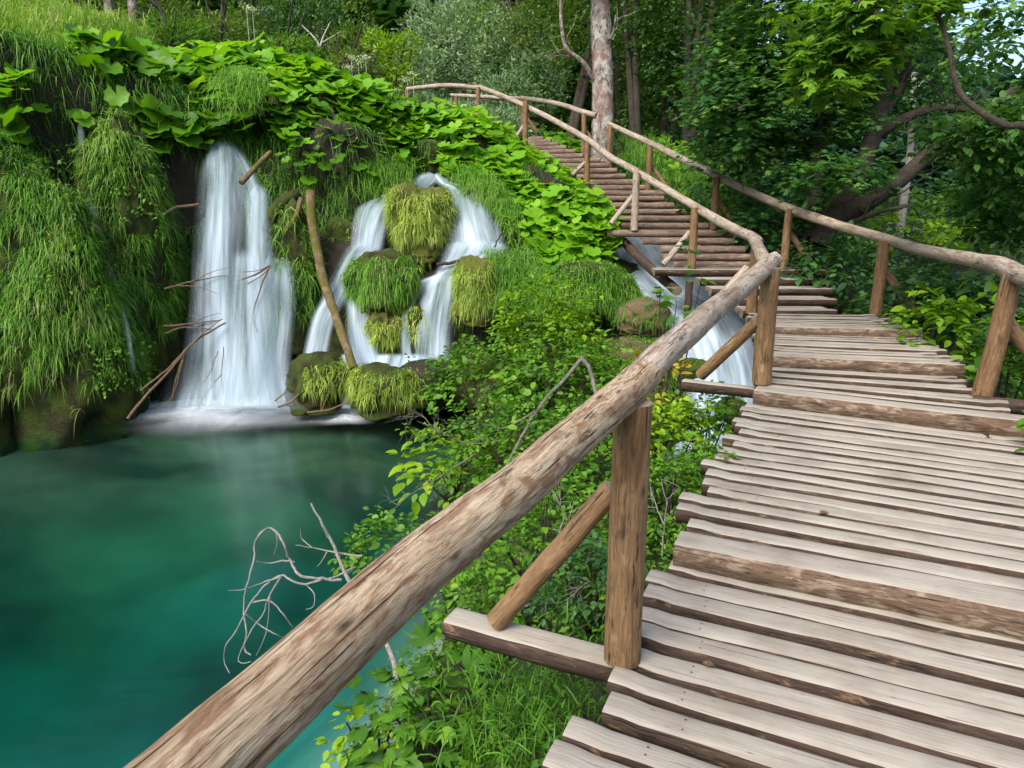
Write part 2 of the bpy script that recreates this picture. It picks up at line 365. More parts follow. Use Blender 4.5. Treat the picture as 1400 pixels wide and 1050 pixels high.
for i in range(17):
    ang = -165+i*330/16; rad = .5*(1+.07*math.cos(i*math.pi))*(1.0 if abs(ang) > 40 else .95)
    _k.append((math.sin(R(ang))*rad*1.08, math.cos(R(ang))*rad, .045*math.sin(i*1.3)+.05-.22*rad*rad*abs(math.cos(R(ang)))))
_k.append((0, -.1, -.02))
T_BUTTER = fan(np.array(_k), (0, -.02, -.07))
T_BUTTER[0][:, 1] += .1
def blades(mb, root, d0, L, wd, droop, rnd, mat=0, lev=4):
    n = len(root)
    if n == 0: return
    L = np.broadcast_to(np.asarray(L, float), (n,)); wd = np.broadcast_to(np.asarray(wd, float), (n,)); droop = np.broadcast_to(np.asarray(droop, float), (n,))
    d0 = nrm(d0); side = nrm(np.cross(d0, UP+rng.normal(0, .5, (n, 3))))
    vs = []
    for k in range(lev):
        t = k/(lev-1)
        p = root+d0*(L*t*(1-.25*t))[:, None]+A(0, 0, -1)*(droop*L*t*t)[:, None]
        w = wd*(1-t)**.7*(1 if k else .8)+.0006
        vs += [p-side*w[:, None]*.5, p+side*w[:, None]*.5]
    v = np.stack(vs, 1)
    q = np.array([(2*k, 2*k+1, 2*k+3, 2*k+2) for k in range(lev-1)])
    f = (np.arange(n)*2*lev)[:, None, None]+q[None]
    mb.add(v, f.reshape(-1, 4), None, mat, np.repeat(rnd, 2*lev))
def randdir(n, zmin=-1):
    v = rng.normal(size=(n*6+60, 3)); v = nrm(v); v = v[v[:, 2] > zmin][:n]
    return v
def sprays(mb, pos, direc, k, length, size, tmpl, up=.8, jit=.35, rlo=0, rhi=1, mat=0, flat=.25):
    """leafy twigs: each (pos, dir) carries k leaves alternating along a flattish spray"""
    n = len(pos)
    if n == 0: return
    direc = nrm(direc); side = nrm(np.cross(direc, UP+rng.normal(0, .2, (n, 3)))); upv = np.cross(side, direc)
    t = rng.uniform(0, 1, (n, k)); sg = rng.choice([-1, 1], (n, k)); wdt = rng.uniform(.05, .5, (n, k))*length*(1-.5*t)
    P = pos[:, None]+direc[:, None]*(t*length)[..., None]+side[:, None]*(sg*wdt)[..., None]+upv[:, None]*(rng.normal(0, flat*length*.4, (n, k)))[..., None]+A(0, 0, -1)*(t*t*length*.25)[..., None]
    D = direc[:, None]*rng.uniform(.3, 1, (n, k))[..., None]+side[:, None]*(sg*.8)[..., None]+A(0, 0, -.35)+rng.normal(0, .2, (n, k, 3))
    N = UP*up+upv[:, None]*.3+rng.normal(0, jit, (n, k, 3))
    rn = np.clip(rng.uniform(rlo, rhi, (n, 1))+rng.normal(0, .18, (n, k)), 0, 1)
    place(mb, tmpl[0], tmpl[1], P.reshape(-1, 3), D.reshape(-1, 3), N.reshape(-1, 3), (size*rng.uniform(.6, 1.15, (n, k))).ravel(), rn.ravel(), mat)
def skirt(d):
    dz = d[..., 2]; hor = np.sqrt(np.maximum(1-dz*dz, 1e-6)); want = np.where(dz < 0, np.minimum(1-.22*dz*dz, hor*6), np.sqrt(np.maximum(1-np.abs(dz)**2.6, 1e-6)))
    return d*np.stack([want/hor, want/hor, np.ones_like(dz)], -1)
def lump(center, rad, nu=40, nv=24, amp=.12, f=1.5, seed=0, zcut=None):
    """noisy ellipsoid surface"""
    th = np.linspace(0, 2*np.pi, nu, endpoint=False); ph = np.linspace(0, np.pi, nv)
    d = np.stack([np.sin(ph)[:, None]*np.cos(th)[None], np.sin(ph)[:, None]*np.sin(th)[None], np.cos(ph)[:, None]*np.ones((1, nu))], -1)
    r = 1+amp*fbm(d, f, seed)+amp*.4*fbm(d, 3.1, seed+9)+.03*fbm(d, 6.5, seed+3)
    v = np.asarray(center)+skirt(d)*np.asarray(rad)*r[..., None]
    i = np.arange(nv-1)[:, None]*nu; j = np.arange(nu)[None]; j2 = (j+1) % nu
    q = np.stack([i+j, i+nu+j, i+nu+j2, i+j2], -1).reshape(-1, 4)
    return v.reshape(-1, 3), q
def lump_pts(center, rad, n, amp, f, seed, zmin=-.6):
    d = randdir(n, zmin); r = 1+amp*fbm(d, f, seed)+amp*.4*fbm(d, 3.1, seed+9)
    p = np.asarray(center)+skirt(d)*np.asarray(rad)*r[:, None]; nn = nrm(d/np.asarray(rad))
    return p, nn, d
def ruled(top, bot, n, bulge=.0, jit=.0):
    """random points on the surface spanned by two curves given as (px,py,d)"""
    tw = smoothline([W(*p) for p in top], 60); bw = smoothline([W(*p) for p in bot], 60)
    u = rng.uniform(0, 59, n); v = rng.uniform(0, 1, n)
    f = lambda Q: np.stack([np.interp(u, np.arange(60), Q[:, k]) for k in range(3)], 1)
    a, b = f(tw), f(bw); du = f(np.gradient(tw, axis=0))*(1-v)[:, None]+f(np.gradient(bw, axis=0))*v[:, None]
    dv = b-a; nn = nrm(np.cross(dv, du)); nn = np.where((nn[:, 1] > 0)[:, None], -nn, nn)
    p = a+(b-a)*v[:, None]+nn*(bulge*np.sin(v*np.pi))[:, None]+rng.normal(0, 1, (n, 3))*jit
    return p, nn, u/59, v
def ruled_mesh(mb, top, bot, nu=40, nv=16, bulge=0., amp=.1, off=0., seed=0, mat=0):
    tw = smoothline([W(*p) for p in top], nu); bw = smoothline([W(*p) for p in bot], nu)
    v = np.linspace(0, 1, nv)[:, None, None]; g = tw[None]*(1-v)+bw[None]*v
    du = np.gradient(g, axis=1); dv = np.gradient(g, axis=0); nn = nrm(np.cross(dv, du)); nn = np.where((nn[..., 1] > 0)[..., None], -nn, nn)
    g = g+nn*(bulge*np.sin(np.linspace(0, np.pi, nv))[:, None, None]+off+amp*fbm(g, 1.6, seed)[..., None])
    i = np.arange(nv-1)[:, None]*nu; j = np.arange(nu-1)[None]
    q = np.stack([i+j, i+nu+j, i+nu+j+1, i+j+1], -1).reshape(-1, 4)
    mb.add(g.reshape(-1, 3), q, None, mat)
# ================================================================== SETTING: terrain, pool, streams
WATER = -1.6
PY = A(0, 1.78, 3.05, 5.6, 7.6, 9, 11, 12.6, 15, 17, 19, 21, 30); PX = A(-.7, .16, .83, 2.1, 2.9, 3.1, 2.75, 2.1, 1.5, .3, -1.4, -3.5, -14)
ZY = A(-5, 2.9, 3.1, 5.6, 7.6, 9.3, 11, 12.6, 15.7, 17.5, 20, 40); ZZ = A(0, 0, .12, .25, .45, .6, .85, 1.43, 2.45, 3.2, 3.5, 3.7)
def pathx(y): return np.interp(y, PY, PX)
def deckz(y): return np.interp(y, ZY, ZZ)
def shorex(y): return np.interp(y, [0, 3.4, 4.2, 5, 6, 7.4, 8.5, 10, 11.2, 12.5], [-1.3, -1.0, -.85, -.62, -.62, -.95, -.85, -.6, -.45, -.4])
def lipy(x): return np.interp(x, [-16, -12, -10, -8.5, -7.2, -6.0, -5.2, -4.2, -3, -2, -.9, -.1, .6, 1.3, 2.0, 3], [5.5, 7.6, 9.4, 11.0, 12.2, 13.0, 13.4, 13.4, 13.3, 14.2, 14.7, 14.4, 13.4, 13.2, 14.4, 15])
def lipz(x): return np.interp(x, [-14, -10, -8, -6.4, -5.5, -4.9, -4.2, -3.6, -2.6, -1.9, -1.3, -.6, .3, 1.2, 2, 3], [4.9, 4.7, 4.4, 4.0, 3.5, 2.85, 2.85, 3.5, 3.2, 2.5, 2.2, 2.7, 2.7, 2.1, 1.6, 1.6])
def hterr(x, y):
    px, dz, sx = pathx(y), deckz(y), shorex(y)
    under = dz-.62
    t = np.clip((x-sx)/np.maximum(px-sx, .3), -3, 1)
    bank = np.where(t >= 0, WATER-.12+(under-WATER+.12)*np.clip(t, 0, 1)**.75, WATER-.12+np.maximum(t*(px-sx), -9)*.85)
    cl = np.clip(lipy(x)-.3-y, 0, 20)
    bank = np.where(t < 0, np.maximum(bank, WATER-.20-np.minimum(cl, 4)*.06-np.clip(cl-4, 0, 2)*.35-np.maximum(cl-6, 0)*.7), bank)
    bank = np.maximum(bank, WATER-2.7)
    rt = np.clip(x-px-1.6, 0, 60)
    rgt = under-.05-.10*np.minimum(rt, 8)-.05*np.clip(rt-8, 0, 40)
    h = np.where(x > px, np.maximum(rgt, -6), bank)
    # stream channel that runs below the boardwalk
    cx = np.interp(y, [6.5, 8.6, 10.5, 12.5, 14, 18], [2.0, 2.75, 2.9, 2.65, 2.3, 2.9]); cz = np.interp(y, [6.5, 8.6, 10.5, 12.5, 14, 18], [-2.0, -1.45, -.75, -.05, .75, 1.1])
    cm = ss(1.9, .8, np.abs(x-cx))*ss(5.6, 7.2, y)*ss(17.5, 15, y)
    h = h*(1-cm)+np.minimum(h, cz)*cm
    # tufa barrier with the upper lake shore behind it
    m = ss(-.35, .25, y-lipy(x))*ss(px+.2, px-.9, x)
    plat = lipz(x)+np.clip(y-lipy(x), 0, 3)*.12
    plat = np.minimum(plat+0*y, np.maximum(dz+.25, 3.5+np.clip(-x-5, 0, 3)*.35))
    h = h*(1-m)+plat*m
    far = ss(19, 24, y); h = h*(1-far)+(3.1+.0*y)*far*1.0
    h = np.where(y > 19, np.where(x > 6, h-ss(5, 14, x)*5.5, h), h)
    r = np.hypot(x, y-10); ang = np.arctan2(x, y)
    hh = np.interp(ang, [-1.6, -.7, -.25, .1, .3, .6, .9, 1.6], [30, 42, 38, 24, 8, 1, 0, 6])
    h = h+ss(34, 95, r)*hh
    h = h+fbm(np.stack([x, y, 0*x], -1), .9, 2)*.06*(1-m*.3)+fbm(np.stack([x, y, 0*x], -1), .08, 4)*np.clip(r/60-.5, 0, 1.5)*1.2
    return h
def axis(a, b, c, d, fine, grow):
    core = np.arange(b, c, fine); lo = []; s = fine; p = b
    while p > a: s *= grow; p -= s; lo.append(p)
    hi = []; s = fine; p = core[-1]
    while p < d: s *= grow; p += s; hi.append(p)
    return np.r_[lo[::-1], core, hi]
gx = axis(-140, -13, 9, 140, .13, 1.16); gy = axis(-40, -1, 19, 150, .13, 1.16)
X, Y = np.meshgrid(gx, gy); Z = hterr(X, Y)
mb = MB(); nx, ny = len(gx), len(gy)
i = np.arange(ny-1)[:, None]*nx; j = np.arange(nx-1)[None]
q = np.stack([i+j, i+j+1, i+nx+j+1, i+nx+j], -1)
cy, cx_ = (gy[:-1]+gy[1:])/2, (gx[:-1]+gx[1:])/2
CX, CY = np.meshgrid(cx_, cy); CZ_ = hterr(CX, CY)
mi = np.where(np.hypot(CX, CY-10) > 30, 2, np.where((CZ_ < WATER+.15) & (CX < 2.2), 1, np.where((CY > lipy(CX)-1.3) & (CY < lipy(CX)+.4) & (CX < 2), 3, 0)))
mb.add(np.stack([X, Y, Z], -1), q.reshape(-1, 4), None, mi.ravel())
ter = mb.build('ground', [M['soil'], M['bed'], M['hill'], M['wetrock']])
tag(ter, 'wooded lake shore ground with the dark tufa barrier and wooded hill', 'ground', kind='structure')
# pool: one closed body of clear turquoise water
mb = MB(); xa, xb, ya, yb = -45, 2.6, -14, 12.9
mb.add([(xa, ya, WATER), (xb, ya, WATER), (xb, yb, WATER), (xa, yb, WATER), (xa, ya, -5.2), (xb, ya, -5.2), (xb, yb, -5.2), (xa, yb, -5.2)],
       [(0, 1, 2, 3), (7, 6, 5, 4), (0, 4, 5, 1), (1, 5, 6, 2), (2, 6, 7, 3), (3, 7, 4, 0)])
o = mb.build('water', M['water'], smooth=False); tag(o, 'clear turquoise pool below the waterfalls', 'water', kind='structure')
# ------------------------------------------------------------------ falling water
def sheet(mb, left, right, bulge=.15, nu=26, nv=60, soft=.22, top=.04, bot=.12, layers=1, gap=.05, dens=1.0, mat=0, wob=.04, useW=True):
    f = (lambda q: W(*q)) if useW else (lambda q: A(*q))
    Lw = smoothline([f(q) for q in left], nv); Rw = smoothline([f(q) for q in right], nv)
    for l in range(layers):
        u = np.linspace(0, 1, nu); g = Lw[:, None]*(1-u)[None, :, None]+Rw[:, None]*u[None, :, None]
        wd = np.linalg.norm(Rw-Lw, axis=1)
        along = np.gradient((Lw+Rw)/2, axis=0); acr = Rw-Lw; nn = nrm(np.cross(along, acr)); nn = np.where((nn[:, 1] > 0)[:, None], -nn, nn)
        s = np.r_[0, np.cumsum(np.linalg.norm(np.diff((Lw+Rw)/2, axis=0), axis=1))]
        offs = rng.uniform(0, 30); uu = u[None]*wd.mean()+0*s[:, None]
        ridge = fbm(np.stack([uu*3.2+offs, s[:, None]*.25+0*uu, 0*uu+l], -1), 1.0, l)*wob*np.minimum(1, s/.5)[:, None]
        prof = (np.sin(np.pi*u)**.7)[None]*bulge*wd[:, None]
        g = g+nn[:, None]*(prof+ridge-l*gap)[..., None]
        ea = np.clip(np.minimum(u, 1-u)/soft, 0, 1)[None]; ea = ea*ea*(3-2*ea)
        tt = np.linspace(0, 1, nv)[:, None]
        ea = ea*ss(0, top, tt)*ss(0, bot, 1-tt)*dens if bot > 0 else ea*ss(0, top, tt)*dens
        uv = np.stack([uu+offs, s[:, None]+0*uu], -1)
        i = np.arange(nv-1)[:, None]*nu; j = np.arange(nu-1)[None]
        q = np.stack([i+j, i+nu+j, i+nu+j+1, i+j+1], -1).reshape(-1, 4)
        mb.add(g.reshape(-1, 3), q, None, mat, ea.ravel(), None, uv.reshape(-1, 2))
def waterfall(name, label, sheets, mat='fall'):
    mb = MB()
    for s in sheets: sheet(mb, **s)
    return tag(mb.build(name, M[mat]), label, 'waterfall', kind='structure')
def rect(cx, cy, cz, hw, hd, hh):
    pass
# the tall fall
waterfall('waterfall', 'tallest silky waterfall dropping from under the broad leaves', [
    dict(left=[(280, 190, 12.95), (270, 225, 12.5), (262, 310, 12.0), (256, 420, 11.75), (238, 556, 11.6)],
         right=[(318, 192, 12.95), (345, 225, 12.5), (352, 310, 11.95), (356, 420, 11.7), (380, 560, 11.55)], bulge=.22, layers=1, soft=.48, bot=.02, dens=.85),
    dict(left=[(282, 192, 12.9), (282, 240, 12.4), (280, 330, 11.9), (286, 430, 11.7), (290, 560, 11.5)],
         right=[(308, 192, 12.9), (318, 240, 12.4), (322, 330, 11.9), (330, 430, 11.7), (352, 560, 11.5)], bulge=.25, layers=1, soft=.48, bot=.02, dens=.9),
    dict(left=[(300, 196, 12.9), (316, 240, 12.5), (330, 330, 12.0), (335, 430, 11.75), (328, 560, 11.6)],
         right=[(326, 198, 12.9), (362, 255, 12.5), (384, 340, 12.0), (394, 430, 11.75), (410, 560, 11.6)], bulge=.15, layers=1, soft=.42, bot=.03, dens=.75),
    dict(left=[(334, 262, 12.4), (334, 300, 11.95), (336, 400, 11.65), (338, 560, 11.4)],
         right=[(376, 262, 12.4), (378, 310, 11.95), (384, 400, 11.65), (390, 560, 11.4)], bulge=.4, layers=1, soft=.42, top=.1, bot=.03, dens=.9),
    dict(left=[(316, 346, 11.9), (312, 400, 11.6), (306, 470, 11.45), (292, 560, 11.3)],
         right=[(362, 346, 11.9), (368, 400, 11.6), (374, 470, 11.45), (392, 560, 11.3)], bulge=.35, layers=1, soft=.42, top=.12, bot=.03, dens=.85),
    dict(left=[(378, 318, 12.1), (364, 370, 11.85), (362, 440, 11.65), (352, 556, 11.45)],
         right=[(388, 312, 12.1), (404, 370, 11.85), (408, 420, 11.65), (402, 500, 11.5), (416, 552, 11.4)], bulge=.1, layers=1, soft=.4, bot=.03, dens=.8),
    dict(left=[(234, 488, 11.35), (222, 530, 11.2), (206, 566, 11.0)], right=[(418, 496, 11.35), (426, 530, 11.2), (440, 566, 11.0)], bulge=.06, soft=.38, top=.95, bot=.12, dens=.75)])
# the stepped cascade beside it
waterfall('waterfall', 'stepped cascade parting round the tall grassy boulder, branch beside the leaning logs', [
    dict(left=[(560, 226, 14.0), (558, 244, 13.6), (520, 266, 13.2), (490, 280, 12.9), (480, 300, 12.6), (476, 345, 12.3)],
         right=[(606, 236, 14.0), (600, 254, 13.5), (562, 276, 13.1), (540, 296, 12.85), (532, 320, 12.55), (526, 350, 12.3)], bulge=.14, layers=1, soft=.34, bot=.04, dens=1.1),
    dict(left=[(474, 335, 12.35), (458, 362, 12.2), (440, 400, 12.0), (422, 440, 11.85), (406, 510, 11.6)],
         right=[(524, 340, 12.35), (500, 372, 12.15), (482, 405, 12.0), (462, 440, 11.85), (448, 505, 11.6)], bulge=.15, layers=1, soft=.34, bot=.1, dens=1.1),
    dict(left=[(466, 385, 12.05), (470, 420, 11.9), (472, 460, 11.75), (478, 506, 11.55)],
         right=[(504, 392, 12.05), (512, 420, 11.9), (516, 460, 11.75), (528, 502, 11.55)], bulge=.22, layers=2, gap=.05, soft=.3, bot=.05, dens=1.0),
    dict(left=[(465, 484, 11.5), (467, 520, 11.4), (464, 562, 11.25)], right=[(480, 484, 11.5), (484, 520, 11.4), (486, 562, 11.25)], bulge=.2, soft=.35, bot=.05, dens=1.2)])
waterfall('waterfall', 'broad cascade right of the tall grassy boulder, falling over mossy steps', [
    dict(left=[(580, 226, 14.0), (592, 250, 13.5), (606, 266, 13.2), (608, 300, 12.85), (608, 352, 12.5)],
         right=[(604, 230, 14.0), (625, 254, 13.5), (664, 268, 13.2), (680, 300, 12.85), (702, 350, 12.5)], bulge=.16, layers=1, soft=.34, bot=.04, dens=1.15),
    dict(left=[(604, 336, 12.6), (598, 360, 12.3), (590, 378, 12.15), (574, 400, 12.0), (566, 440, 11.8), (562, 496, 11.55)],
         right=[(706, 340, 12.6), (690, 356, 12.3), (640, 372, 12.15), (630, 400, 12.0), (622, 440, 11.8), (618, 496, 11.55)], bulge=.14, layers=1, soft=.34, bot=.05, dens=1.15),
    dict(left=[(602, 372, 12.2), (566, 386, 12.1), (550, 410, 11.95), (545, 450, 11.8), (548, 494, 11.6)],
         right=[(622, 380, 12.2), (592, 394, 12.1), (572, 412, 11.95), (562, 450, 11.8), (566, 494, 11.6)], bulge=.14, layers=1, soft=.28, bot=.05, dens=1.1),
    dict(left=[(494, 484, 11.65), (490, 500, 11.45), (494, 514, 11.3)], right=[(620, 484, 11.65), (612, 506, 11.45), (606, 530, 11.25)], bulge=.03, soft=.2, top=.2, bot=.3, dens=1.2)])
waterfall('waterfall', 'narrow strand of water right of the small grassy boulder', [
    dict(left=[(676, 280, 12.9), (676, 330, 12.7), (680, 365, 12.5)], right=[(686, 280, 12.9), (690, 330, 12.7), (698, 365, 12.5)], bulge=.1, soft=.4, dens=.6),
    dict(left=[(679, 362, 11.9), (678, 385, 11.8), (676, 420, 11.7)], right=[(688, 362, 11.9), (688, 385, 11.8), (688, 420, 11.7)], bulge=.1, soft=.4, dens=.8)])
waterfall('waterfall', 'faint trickle slipping down the green wall beside the big hanging grass mound', [
    dict(left=[(104, 150, 11.4), (108, 230, 11.1), (118, 290, 10.9), (142, 370, 10.85), (166, 440, 10.8), (180, 520, 10.8)],
         right=[(114, 150, 11.4), (124, 230, 11.1), (136, 290, 10.9), (158, 370, 10.85), (178, 440, 10.8), (190, 520, 10.8)], bulge=.1, soft=.45, dens=.55)], 'fall_thin')
# stream under the stairs
mb = MB()
sheet(mb, [(812, 318, 14.6), (820, 345, 13.8), (826, 368, 12.9), (850, 402, 11.9), (905, 440, 11.0), (925, 500, 10.0), (930, 590, 8.7), (880, 640, 7.6)],
      [(930, 318, 14.6), (985, 345, 13.6), (1020, 372, 12.6), (1060, 410, 11.7), (1100, 450, 10.8), (1140, 510, 9.7), (1160, 580, 8.6), (1100, 640, 7.5)], bulge=.04, nu=60, nv=140, soft=.14, top=.02, bot=.05, wob=.15)
sheet(mb, [(806, 424, 11.9), (812, 430, 11.75), (820, 440, 11.6)], [(880, 396, 12.0), (876, 412, 11.75), (870, 420, 11.6)], bulge=.02, soft=.25)
o = mb.build('stream', M['stream']); tag(o, 'milky white stream rushing below the wooden stairs', 'water', kind='structure')
# foam where the falls meet the pool
mb = MB()
def foam(px, py, rx, ry, dens=1.0, z=.012):
    c = Wz(px, py, WATER); th = np.linspace(0, 2*np.pi, 40, endpoint=False); rr = np.linspace(0, 1, 12)
    wv = 1+.28*fbm(np.stack([np.cos(th), np.sin(th), 0*th+px], -1), 1.6, 3)
    g = np.stack([c[0]+rx*rr[:, None]*np.cos(th)*wv, c[1]+ry*rr[:, None]*np.sin(th)*wv, WATER+z+.05*(1-rr[:, None])**2*(1+.4*np.sin(th*5))], -1)
    i = np.arange(11)[:, None]*40; j = np.arange(40)[None]; q = np.stack([i+j, i+40+j, i+40+(j+1) % 40, i+(j+1) % 40], -1).reshape(-1, 4)
    al = np.clip(1-rr[:, None]**1.6, 0, 1)**2*np.ones((1, 40))*dens
    ang = th[None]+0*rr[:, None]
    mb.add(g.reshape(-1, 3), q, None, 0, al.ravel(), None, np.stack([(g[..., 0]+.35*np.sign(g[..., 0]-c[0])*np.abs(g[..., 1]-c[1]))*.55, g[..., 1]*1.3], -1).reshape(-1, 2))
foam(325, 553, 1.8, .9, 2.0); foam(275, 562, 1.6, .9, .7, .008); foam(390, 555, 1.1, .6, 1.3, .016); foam(330, 566, 2.2, 1.3, .3, .005)
foam(478, 566, .55, .38, 1.2); foam(470, 572, .8, .5, .5, .008); foam(545, 572, .35, .2, .5)
o = mb.build('water_foam', M['foam']); tag(o, 'white foam where the waterfalls hit the pool', 'foam', kind='stuff')
# ================================================================== BOARDWALK
def plank(mb, a, b, z, w=.125, th=.1, kind='plank', seed=0, lip=True, ns=30):
    """half log laid flat side up from a to b (xy), top at height z; bark on the sides"""
    a = A(*a[:2], 0); b = A(*b[:2], 0); L = np.linalg.norm(b-a); d = (b-a)/L; nrmv = A(d[1], -d[0], 0)
    if nrmv[1] > 0: nrmv = -nrmv            # towards the walker
    t = np.linspace(0, 1, ns); s = t*L
    e = A(0, .0, .1, .1) if False else None
    pr = [(-.5, -.006), (-.45, 0), (-.2, .002), (0, .003), (.2, .002), (.45, 0), (.5, -.008), (.60, -.26), (.58, -.55), (.34, -.93), (0, -1.05), (-.34, -.93), (-.58, -.55), (-.60, -.26)]
    pr = np.array(pr); k = len(pr)
    q3 = lambda f, sd: fbm(np.stack([s*f, 0*s+sd*1.7, 0*s], -1), 1.0, 1)
    wl = w*(1+.13*q3(1.6, seed)); wr = w*(1+.20*q3(1.7, seed+9)+.05*q3(6, seed+3)); thk = th*(1+.12*q3(1.3, seed+4)); cw = .010*q3(.9, seed+6)
    zz = z+.004*q3(1.2, seed+2)+np.where((t < .0) | (t > 1), 0, 0)
    if lip: zz = zz+.009*(ss(.115, .10, s)+ss(L-.115, L-.10, s))
    x = np.where(pr[:, 0][None] < 0, pr[:, 0][None]*wl[:, None], pr[:, 0][None]*wr[:, None])+cw[:, None]
    bark = (np.arange(k) >= 6)
    jit = np.where(bark[None], .06*fbm(np.stack([s[:, None]*5+0*x, pr[:, 0][None]*3+seed+0*x, pr[:, 1][None]*3+0*x], -1), 1.0, 2), 0)
    x = x*(1+jit); y = np.where(pr[:, 1][None] > -.05, pr[:, 1][None]*.6+0*thk[:, None], pr[:, 1][None]*thk[:, None])
    v = a+d*s[:, None, None]+nrmv*x[..., None]+UP*(zz[:, None]+y)[..., None]
    off = seed*3.7
    lc = np.stack([x+seed*.31, y, s[:, None]+off+0*x], -1)
    i = np.arange(ns-1)[:, None]*k; j = np.arange(k)[None]; j2 = (j+1) % k
    q = np.stack([i+j, i+j2, i+k+j2, i+k+j], -1)
    mi = np.where((np.arange(k) < 6), 0, 1)[None]+0*i
    r = rng.uniform()
    mb.add(v, q.reshape(-1, 4), None, mi.ravel(), r, lc)
    if lip:
        for dist in (.20, .26+L*.0, L-.22):
            for sx in ((-.22, .2) if w > .09 else (.0,)):
                ti = dist/L; cc = a+d*dist+nrmv*(np.interp(ti, t, cw)+sx*w+rng.normal(0, .006))+UP*(np.interp(ti, t, zz)+.0028)
                th_ = np.arange(6)/6*6.283; rim = cc+.0042*(d*np.cos(th_)[:, None]+nrmv*np.sin(th_)[:, None]); vv = np.vstack([rim, cc+UP*.0012])
                if dist != .20: mb.add(vv, None, np.stack([np.arange(6), (np.arange(6)+1) % 6, np.full(6, 6)], 1), 1, r, vv*0)
    for ee, sg in ((0, 1), (ns-1, -1)):
        c = v[ee].mean(0)-d*sg*.004; vv = np.vstack([v[ee], c]); l2 = np.vstack([lc[ee], lc[ee].mean(0)])
        tr = np.stack([np.arange(k), (np.arange(k)+1) % k, np.full(k, k)], 1)
        mb.add(vv, None, tr, 2, r, l2)
PM = [M['plank'], M['bark'], M['cut']]
TM = [M['tread'], M['tread'], M['cut']]
walk = thing('wooden_boardwalk', 'pale half-log boardwalk running from below the viewer to the foot of the stairs', 'boardwalk', loc=(1.2, 3.0, 0))
stairs = thing('wooden_stairs', 'brown round-log stairs climbing towards the grey tree trunk', 'stairs', loc=(3.2, 10.0, .6))
sd = [0]
def add_plank(root, a, b, z, **kw):
    sd[0] += 1; nm = kw.pop('name', 'plank'); mats = kw.pop('mats', PM)
    mb = MB(); plank(mb, a, b, z, seed=sd[0], **kw); put(mb.build(nm, mats), root)
def run(p0, p1, n, wfun=.125):
    """n planks between the (left,right,z) stations p0 and p1, both ends excluded"""
    for k in range(n):
        t = (k+.5)/n
        a = A(*p0[0])*(1-t)+A(*p1[0])*t; b = A(*p0[1])*(1-t)+A(*p1[1])*t; z = p0[2]*(1-t)+p1[2]*t
        d = nrm(b-a); sp = np.linalg.norm(A(*p1[0])-A(*p0[0]))/n
        a = a+d*(rng.normal(0, .035)-.035); b = b+d*rng.normal(0, .05)
        tw = rng.normal(0, .006, 2); nv = A(-d[1], d[0])
        add_plank(walk, a+nv*tw[0], b+nv*tw[1], z+rng.normal(0, .006), w=sp*rng.uniform(.64, .76), th=sp*.62)
def log_step(a, b, z, w, th=.17):
    add_plank(walk, a, b, z, w=w, th=th, name='step_log', lip=False, ns=40, mats=[M['plank'], M['step'], M['cut']])
S0 = [(-.22, 1.0), (1.5, .2), 0.0]; SA = [(.80, 3.06), (2.56, 2.24), 0.0]
SA2 = [(.84, 3.14), (2.62, 2.30), .12]; SB = [(2.0, 5.50), (3.66, 4.56), .125]
SB2 = [(2.06, 5.66), (3.64, 4.80), .25]; SC = [(2.47, 6.44), (4.04, 6.03), .25]
SC2 = [(2.52, 6.56), (4.08, 6.15), .355]; SD = [(2.86, 7.68), (4.42, 7.36), .36]
SD2 = [(2.9, 7.76), (4.44, 7.48), .45]; SE = [(3.02, 8.55), (4.5, 8.46), .46]
run(S0, SA, 15); log_step((.80, 3.03), (2.6, 2.2), .125, .17)
run(SA2, SB, 17); log_step((2.03, 5.51), (3.66, 4.58), .255, .17)
run(SB2, SC, 7); log_step((2.45, 6.44), (4.06, 6.03), .36, .16)
run(SC2, SD, 9); log_step((2.86, 7.66), (4.44, 7.36), .455, .16)
run(SD2, SE, 7)
# stairs: one round log per tread, from (left px, right px, row px, distance)
zx = lambda x: 680+x/3.043
zy = lambda y: 150+y/3.043
rows = [(1015, 1400, 830, 8.9), (1000, 1400, 785, 9.3), (885, 1395, 742, 9.75), (840, 1315, 703, 10.15), (652, 1350, 664, 10.55), (735, 1105, 634, 10.85), (690, 1050, 602, 11.15),
        (680, 1027, 569, 11.5), (605, 982, 536, 11.8), (455, 1003, 502, 12.15), (515, 875, 473, 12.5), (500, 805, 443, 12.85), (488, 778, 415, 13.2), (408, 732, 388, 13.55),
        (402, 690, 360, 13.9), (388, 694, 338, 14.25), (372, 612, 316, 14.6), (360, 562, 293, 14.95), (330, 528, 270, 15.3), (255, 492, 247, 15.6), (210, 457, 226, 15.9), (165, 420, 207, 16.2),
        (150, 352, 188, 16.5), (140, 322, 170, 16.8), (132, 285, 155, 17.1), (124, 252, 141, 17.4), (118, 222, 128, 17.7), (112, 192, 116, 18.0)]
